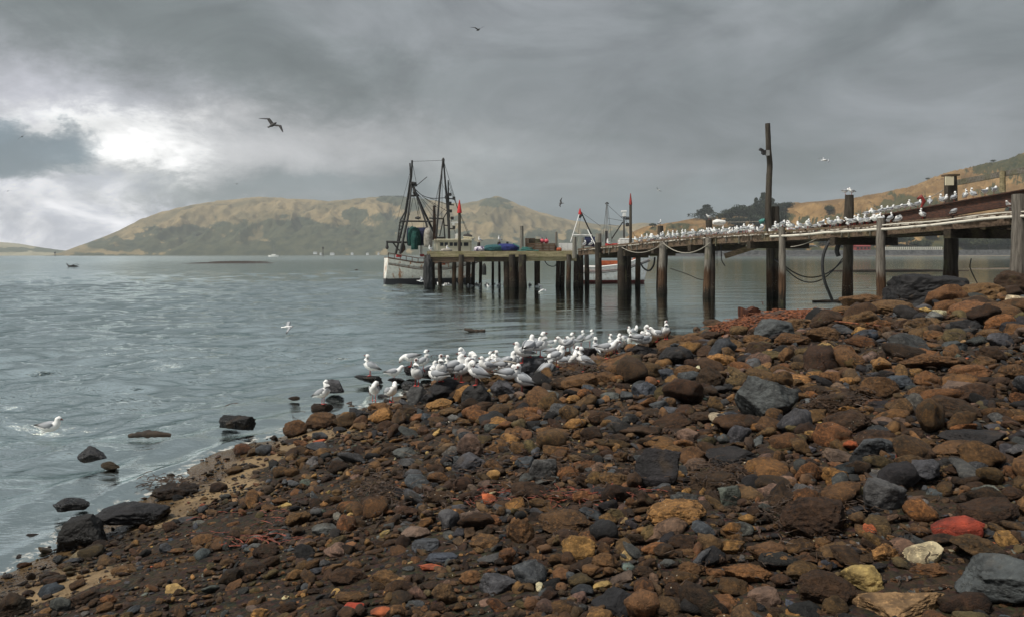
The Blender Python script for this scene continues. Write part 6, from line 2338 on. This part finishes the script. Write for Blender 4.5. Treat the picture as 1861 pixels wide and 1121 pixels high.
fr = empty('fence', at_shore(1670, 6, 4.8))
tag(fr, 'long pale fence of upright boards on top of the sea wall', 'fence')
mb = MB()
xa, xb = at_shore(1610, 5).x, at_shore(1712, 5).x
x = xa
while x < xb:
    mb.box((x, YS + 5, 6.3), (1.15, .2, 2.6))
    x += 1.75
mb.build('boards', MAT['wall_cream'], fr)
MB().box(((xa + xb) / 2, YS + 5.2, 5.4), (xb - xa, .15, .5)).box(((xa + xb) / 2, YS + 5.2, 7.2), (xb - xa, .15, .3)).build('rails', MAT['wall_cream'], fr)


def house(px, py_base, wpx, hpx, dy, wall, roof, label, kind='gable', cat='house', dep=8):
    Y = YS + dy
    q = P(px, py_base, Y)
    W, Hh = wpx / F * Y, hpx / F * Y
    o = empty(cat if cat != 'house' else 'house', q)
    tag(o, label, cat)
    wh_ = Hh * (.62 if kind == 'gable' else .85)
    MB().box(q + Vector((0, dep / 2, wh_ / 2 - 1)), (W, dep, wh_ + 2)).build('wall', MAT[wall], o)
    mb = MB()
    x0, x1 = q.x - W / 2 - .4, q.x + W / 2 + .4
    y0, y1 = q.y - .4, q.y + dep + .4
    z0, z1 = q.z + wh_, q.z + Hh
    if kind == 'gable':
        ym = (y0 + y1) / 2
        mb.add([(x0, y0, z0), (x1, y0, z0), (x1, y1, z0), (x0, y1, z0), (x0 + .6, ym, z1), (x1 - .6, ym, z1)], [(0, 1, 5, 4), (2, 3, 4, 5), (1, 2, 5), (3, 0, 4), (3, 2, 1, 0)])
    else:
        mb.add([(x0, y0, z0), (x1, y0, z0 + .3), (x1, y1, z0), (x0, y1, z0), (x0, y0, z1), (x1, y0, z1 - .4), (x1, y1, z1), (x0, y1, z1)], [(0, 3, 2, 1), (4, 5, 6, 7), (0, 1, 5, 4), (1, 2, 6, 5), (2, 3, 7, 6), (3, 0, 4, 7)])
    mb.build('roof', MAT[roof], o)
    n = max(2, int(W / 3))
    for i in range(n):
        x = q.x - W / 2 + W * (i + .5) / n
        MB().box((x, q.y - .04, q.z + wh_ * .55), (W / n * .5, .12, wh_ * .42)).build('window', MAT['window'], o)
    return o


house(1671, 440, 24, 9, 90, 'wall_white', 'roof_grey', 'white house with wide windows high on the far slope', 'flat')
house(1704, 450, 16, 11, 40, 'wall_blue', 'roof_grey', 'pale blue gabled house behind the pale fence')
house(1569, 456, 26, 13, 10, 'shed_red', 'red_dark', 'dark red boat shed standing at the sea wall', cat='shed')
house(1551, 455, 17, 11, 30, 'wall_green', 'roof_grey', 'pale green house left of the red boat shed')
house(1630, 452, 14, 5, 40, 'wall_white', 'roof_grey', 'low white building right of the red shed', 'flat')
house(1480, 453, 12, 7, 30, 'wall_white', 'roof_grey', 'small white cottage seen under the walkway by the square post')
house(1458, 446, 8, 7, 50, 'wall_white', 'roof_dark', 'tiny white hut left of the small white cottage')
house(1491, 444, 18, 5, 60, 'wall_green', 'roof_grey', 'grey-roofed house above the small white cottage', 'flat')
house(1312, 455, 8, 5, 20, 'wall_cream', 'roof_dark', 'tiny cream hut on the shore left of the broken board')
house(1384, 446, 14, 4, 60, 'wall_white', 'roof_grey', 'low white building between the broken board and the tall pole', 'flat')
# power poles
for px, y0, y1, dy, lab in ((1641, 423, 458, 20, 'power pole left of the white slope house'), (1694, 418, 445, 60, 'power pole behind the blue gabled house'), (1739, 418, 455, 15, 'power pole just right of the thick capped pile'),
                            (1811, 412, 445, 20, 'power pole left of the big dark grove'), (1555, 432, 450, 40, 'short power pole by the pale green house'), (1416, 432, 462, 12, 'thin pole under the tall pole on the far shore')):
    Y = YS + dy
    a, b = P(px, y1, Y), P(px, y0, Y)
    o = empty('power_pole', a)
    tag(o, lab, 'power pole', 'power poles on the far shore')
    MB().tube([a, b], [.28, .2], 6).build('shaft', MAT['roof_grey'], o)
    MB().box(b + Vector((0, 0, -.7)), (4.2 if y1 - y0 > 20 else 2, .25, .25)).build('crossarm', MAT['roof_grey'], o)


def crown_mesh(name, kind, seed, mat):
    r_ = np.random.default_rng(seed)
    V, Fc = [], []
    nl = 34 if kind != 'tall' else 40
    for k in range(nl):
        if kind == 'tall':
            t = r_.uniform(0, 1)
            c = np.array([r_.normal(0, .22 * (1 - t) + .05), r_.normal(0, .22 * (1 - t) + .05), .12 + t * .85])
            R_ = .17 * (1 - t) + .06
        elif kind == 'round':
            d = r_.normal(size=3)
            d /= np.linalg.norm(d)
            c = d * r_.uniform(.1, .42) * np.array([1, 1, .75]) + np.array([0, 0, .50])
            R_ = r_.uniform(.10, .20)
        else:  # spreading windswept
            a = r_.uniform(0, 2 * PI)
            q = r_.uniform(0, .5)
            c = np.array([math.cos(a) * q, math.sin(a) * q, .45 + .35 * (1 - q) * r_.uniform(.4, 1)])
            R_ = r_.uniform(.09, .17)
        n = 90
        p = r_.normal(size=(n, 3))
        p /= np.linalg.norm(p, axis=1)[:, None]
        p = p * R_ * r_.uniform(.65, 1.12, (n, 1)) * np.array([1.1, 1.1, .8]) + c
        for q_ in p:
            u = r_.normal(size=3)
            u /= np.linalg.norm(u)
            v_ = np.cross(u, r_.normal(size=3))
            v_ /= np.linalg.norm(v_)
            s_ = r_.uniform(.018, .045)
            b = len(V)
            V += [q_ - u * s_, q_ + v_ * s_ * .7, q_ + u * s_, q_ - v_ * s_ * .7]
            Fc.append((b, b + 1, b + 2, b + 3))
    me = bpy.data.meshes.new(name)
    me.from_pydata([tuple(v) for v in V], [], Fc)
    me.materials.append(MAT[mat])
    return me


def trunk_mesh(seed):
    mb = MB()
    rr_ = random.Random(seed)
    mb.tube([(0, 0, -.1), (.01, 0, .2), (-.01, .01, .5), (.01, 0, .75)], [.05, .04, .028, .012], 7)
    for k in range(5):
        a = rr_.uniform(0, 6.28)
        z = rr_.uniform(.2, .5)
        mb.tube([(0, 0, z), (.16 * math.cos(a), .16 * math.sin(a), z + .13), (.3 * math.cos(a), .3 * math.sin(a), z + .2)], [.02, .013, .005], 5)
    me = bpy.data.meshes.new('trunk')
    me.from_pydata([tuple(v) for v in mb.v], [], mb.f)
    me.materials.append(MAT['trunk'])
    return me


CR = {('tall', 0): crown_mesh('crown', 'tall', 1, 'leaf'), ('tall', 1): crown_mesh('crown', 'tall', 2, 'leaf'), ('round', 0): crown_mesh('crown', 'round', 3, 'leaf'), ('round', 1): crown_mesh('crown', 'round', 4, 'leaf_olive'),
      ('round', 2): crown_mesh('crown', 'round', 5, 'leaf_scrub'), ('wide', 0): crown_mesh('crown', 'wide', 6, 'leaf'), ('wide', 1): crown_mesh('crown', 'wide', 7, 'leaf_scrub')}
TR = [trunk_mesh(1), trunk_mesh(2)]
pxs_n, YN, XN, ZN = NH[1]


def near_hill_point(px, py):
    """point on the near hill surface seen at a pixel"""
    j = int(np.clip(np.searchsorted(pxs_n, px), 0, len(pxs_n) - 1))
    yy = YN[:, j]
    zz = ZN[:, j]
    ppy = HORIZON - (px - 930.5) * math.sin(ROLL) - (zz - H) / yy * F
    k = 0
    for k in range(69):
        if ppy[k] <= py:
            break
    return Vector(((px - 930.5) / F * yy[k], yy[k], zz[k]))


TREES = [  # px centre, base y, width px, height px, kind, variant, label
 (1284, 401, 44, 27, 'tall', 1, 'lone dark tree with feathered top left of the grove'),
 (1325, 402, 36, 26, 'round', 0, 'low round tree at the left end of the hilltop grove'), (1343, 400, 40, 32, 'round', 0, 'broad round tree, second from the left in the grove'), (1360, 400, 42, 33, 'round', 0, 'domed dark tree in the middle of the grove'),
 (1377, 402, 34, 40, 'round', 0, 'dark tree just left of the pointed pair in the grove'), (1388, 402, 30, 48, 'tall', 0, 'tallest pointed tree, left of the tall pole top'), (1374, 400, 20, 38, 'tall', 1, 'small pointed tree beside the tallest one'),
 (1402, 402, 32, 40, 'tall', 1, 'spiky tree directly behind the tall pole'), (1414, 402, 36, 34, 'round', 0, 'spreading tree right of the tall pole'), (1430, 387, 28, 18, 'round', 0, 'small spreading tree at the right end of the grove'),
 (1418, 414, 34, 34, 'round', 0, 'dark tree low behind the far post by the tall pole'), (1340, 415, 50, 24, 'round', 0, 'dark tree low in the grove above the white bundle line'), (1375, 418, 54, 28, 'round', 0, 'dark tree low in the grove beside the teal knot'),
 (1310, 405, 26, 16, 'round', 1, 'olive bush beside the white bundle'), (1508, 392, 22, 18, 'round', 1, 'round olive bush left of the square post'),
 (1186, 414, 16, 9, 'round', 2, 'small bush at the left end of the orange hill'),
 (1440, 452, 40, 22, 'round', 2, 'green tree under the walkway right of the thin pale post'), (1465, 450, 34, 22, 'round', 2, 'green tree behind the tiny white hut'), (1500, 448, 40, 26, 'round', 0, 'dark tree above the pale green house'),
 (1530, 450, 40, 28, 'round', 0, 'dark tree behind the square post on the far shore'), (1588, 448, 34, 30, 'round', 0, 'dark tree right behind the red boat shed'), (1600, 450, 30, 26, 'tall', 0, 'dark pointed tree behind the split pile'),
 (1625, 448, 42, 34, 'round', 0, 'large dark tree left of the white slope house'), (1648, 450, 34, 26, 'round', 2, 'green tree under the white slope house'), (1668, 452, 36, 16, 'round', 2, 'low green tree behind the middle of the pale fence'),
 (1690, 436, 32, 20, 'round', 0, 'dark tree right of the white slope house'), (1682, 456, 26, 18, 'round', 0, 'dark tree left of the pale blue house'), (1712, 430, 36, 26, 'round', 2, 'scrubby tree above the pale blue house'),
 (1750, 455, 46, 24, 'round', 2, 'green tree right of the capped pile, nearest it'), (1775, 455, 46, 26, 'round', 1, 'olive tree second right of the capped pile'), (1798, 455, 44, 24, 'round', 2, 'green tree between the olive tree and the dark grove'),
 (1760, 444, 36, 16, 'round', 2, 'low scrub tree on the bank above the olive tree'),
 (1815, 452, 44, 60, 'round', 0, 'tall dark tree at the left of the right-edge grove'), (1838, 455, 50, 76, 'tall', 1, 'tall dark tree in the middle of the right-edge grove'), (1862, 458, 56, 84, 'round', 0, 'huge dark tree behind the pale pile at the right edge'),
 (1835, 456, 50, 30, 'round', 0, 'low dark tree in front of the right-edge grove'), (1895, 458, 60, 80, 'round', 0, 'dark tree just outside the right edge of the grove'),
 (1686, 276 + 50, 8, 5, 'round', 2, 'tiny bush on the skyline left of the capped pile'), (1805, 292, 10, 6, 'round', 2, 'tiny bush on the skyline near the right edge')]
for i, (px, pyb, wpx, hpx, kind, var, lab) in enumerate(TREES):
    q = near_hill_point(px, pyb)
    W, Hh = wpx / F * q.y, hpx / F * q.y
    o = empty('tree' if Hh > 4.5 else 'bush', q)
    o.rotation_euler = (0, 0, random.uniform(0, 6.28))
    tag(o, lab, 'tree' if Hh > 4.5 else 'bush', 'trees on the near hill and shore')
    for nm, me in (('crown', CR[(kind, var)]), ('trunk', TR[i % 2])):
        ch = bpy.data.objects.new(nm, me)
        COL.objects.link(ch)
        ch.parent = o
        ch.scale = (W, W, Hh * (1.05 if kind != 'round' else 1.0))
# distant scrub trees lining the far hill crest and shore hamlet
for i, (px, py, wpx, hpx, lab) in enumerate(((542, 363, 9, 3, 'dark shrub clump alone on the crest of the far hill'), (700, 358, 26, 4, 'row of dark trees along the far crest left of the gantry'), (725, 358, 24, 4, 'dark trees on the far crest touching the gantry'))):
    Y = 2740
    q = P(px, py + 1.5, Y)
    o = empty('tree', q)
    tag(o, lab, 'tree', 'trees on the far crest')
    ch = bpy.data.objects.new('crown', CR[('round', 0)])
    COL.objects.link(ch)
    ch.parent = o
    ch.scale = (wpx / F * Y, wpx / F * Y * .5, hpx / F * Y)
for px, py, wpx, lab in ((573, 461.0, 6, 'white house in the hamlet across the bay, larger one'), (583, 462.4, 3, 'small white house right of the larger one across the bay'), (604, 462.6, 7, 'low pale building across the bay right of the channel marker'), (640, 462.2, 4, 'pale building across the bay midway to the trawler'),
                         (668, 462.8, 4, 'pale hut across the bay nearest the trawler'), (688, 462.3, 2.5, 'tiny pale hut by the trawler stern across the bay')):
    Y = 2040.0
    q = P(px, 463.5, Y)
    W = wpx / F * Y
    o = empty('house', q)
    tag(o, lab, 'house', 'buildings across the bay')
    zb = P(px, py, Y).z
    MB().box((q.x, Y, zb + .2), (W, 8, 5)).build('wall', MAT['wall_white'], o)
    MB().add([(q.x - W / 2, Y - 5, zb + 2.7), (q.x + W / 2, Y - 5, zb + 2.7), (q.x + W / 2, Y + 5, zb + 2.7), (q.x - W / 2, Y + 5, zb + 2.7), (q.x - W / 2, Y, zb + 4.6), (q.x + W / 2, Y, zb + 4.6)], [(0, 1, 5, 4), (2, 3, 4, 5), (1, 2, 5), (3, 0, 4), (3, 2, 1, 0)]).build('roof', MAT['roof_grey'], o)
# channel markers and a far yacht
for px, y0, Y, lab in ((587, 449, 900, 'thin channel marker post in front of the hamlet'), (100, 458, 1200, 'dark channel marker post at the left foot of the far hill')):
    a, b = P(px, 469, Y), P(px, y0, Y)
    o = empty('channel_marker', (a.x, Y, -.5))
    tag(o, lab, 'channel marker')
    MB().tube([(a.x, Y, -2), (a.x, Y, b.z)], .45, 8).build('shaft', MAT['iron'], o)
    MB().box((a.x, Y, b.z - 1.5), (1.8, 1.8, 2.4)).build('top_mark', MAT['iron'], o)
Y = 760
q = P(497, 466, Y)
yt = empty('yacht', (q.x, Y, 0))
tag(yt, 'small white yacht with bare mast anchored below the far hill', 'yacht')
mb = MB()
mb.grid([[(q.x + u * 5, Y + v_ * 1.5 * (1 - abs(u) ** 2.5 * .9), z) for u in np.linspace(-1, 1, 13)] for v_, z in ((-1, 1.5), (-.8, 0), (0, -.4), (.8, 0), (1, 1.5), (0, 1.6), (-1, 1.5))])
mb.build('hull', MAT['white'], yt)
MB().box((q.x + .3, Y, 2.0), (4, 1.6, .9)).build('cabin', MAT['white'], yt)
MB().tube([(q.x + .5, Y, 1), (q.x + .5, Y, 12)], .12, 6).build('mast', MAT['roof_grey'], yt)

# ------------------------------------------------------------------ the air
hz = MB().box((0, 1550, 128), (7000, 3700, 270))
m, t = new_mat('damp_air')
pv = t.n('ShaderNodeVolumePrincipled')
pv.inputs['Color'].default_value = (.86, .92, .95, 1)
pv.inputs['Density'].default_value = .00019
pv.inputs['Anisotropy'].default_value = .1
oo = t.n('ShaderNodeOutputMaterial')
t.l(pv.outputs[0], oo.inputs['Volume'])
ho = hz.build('haze', m)
tag(ho, kind='stuff')
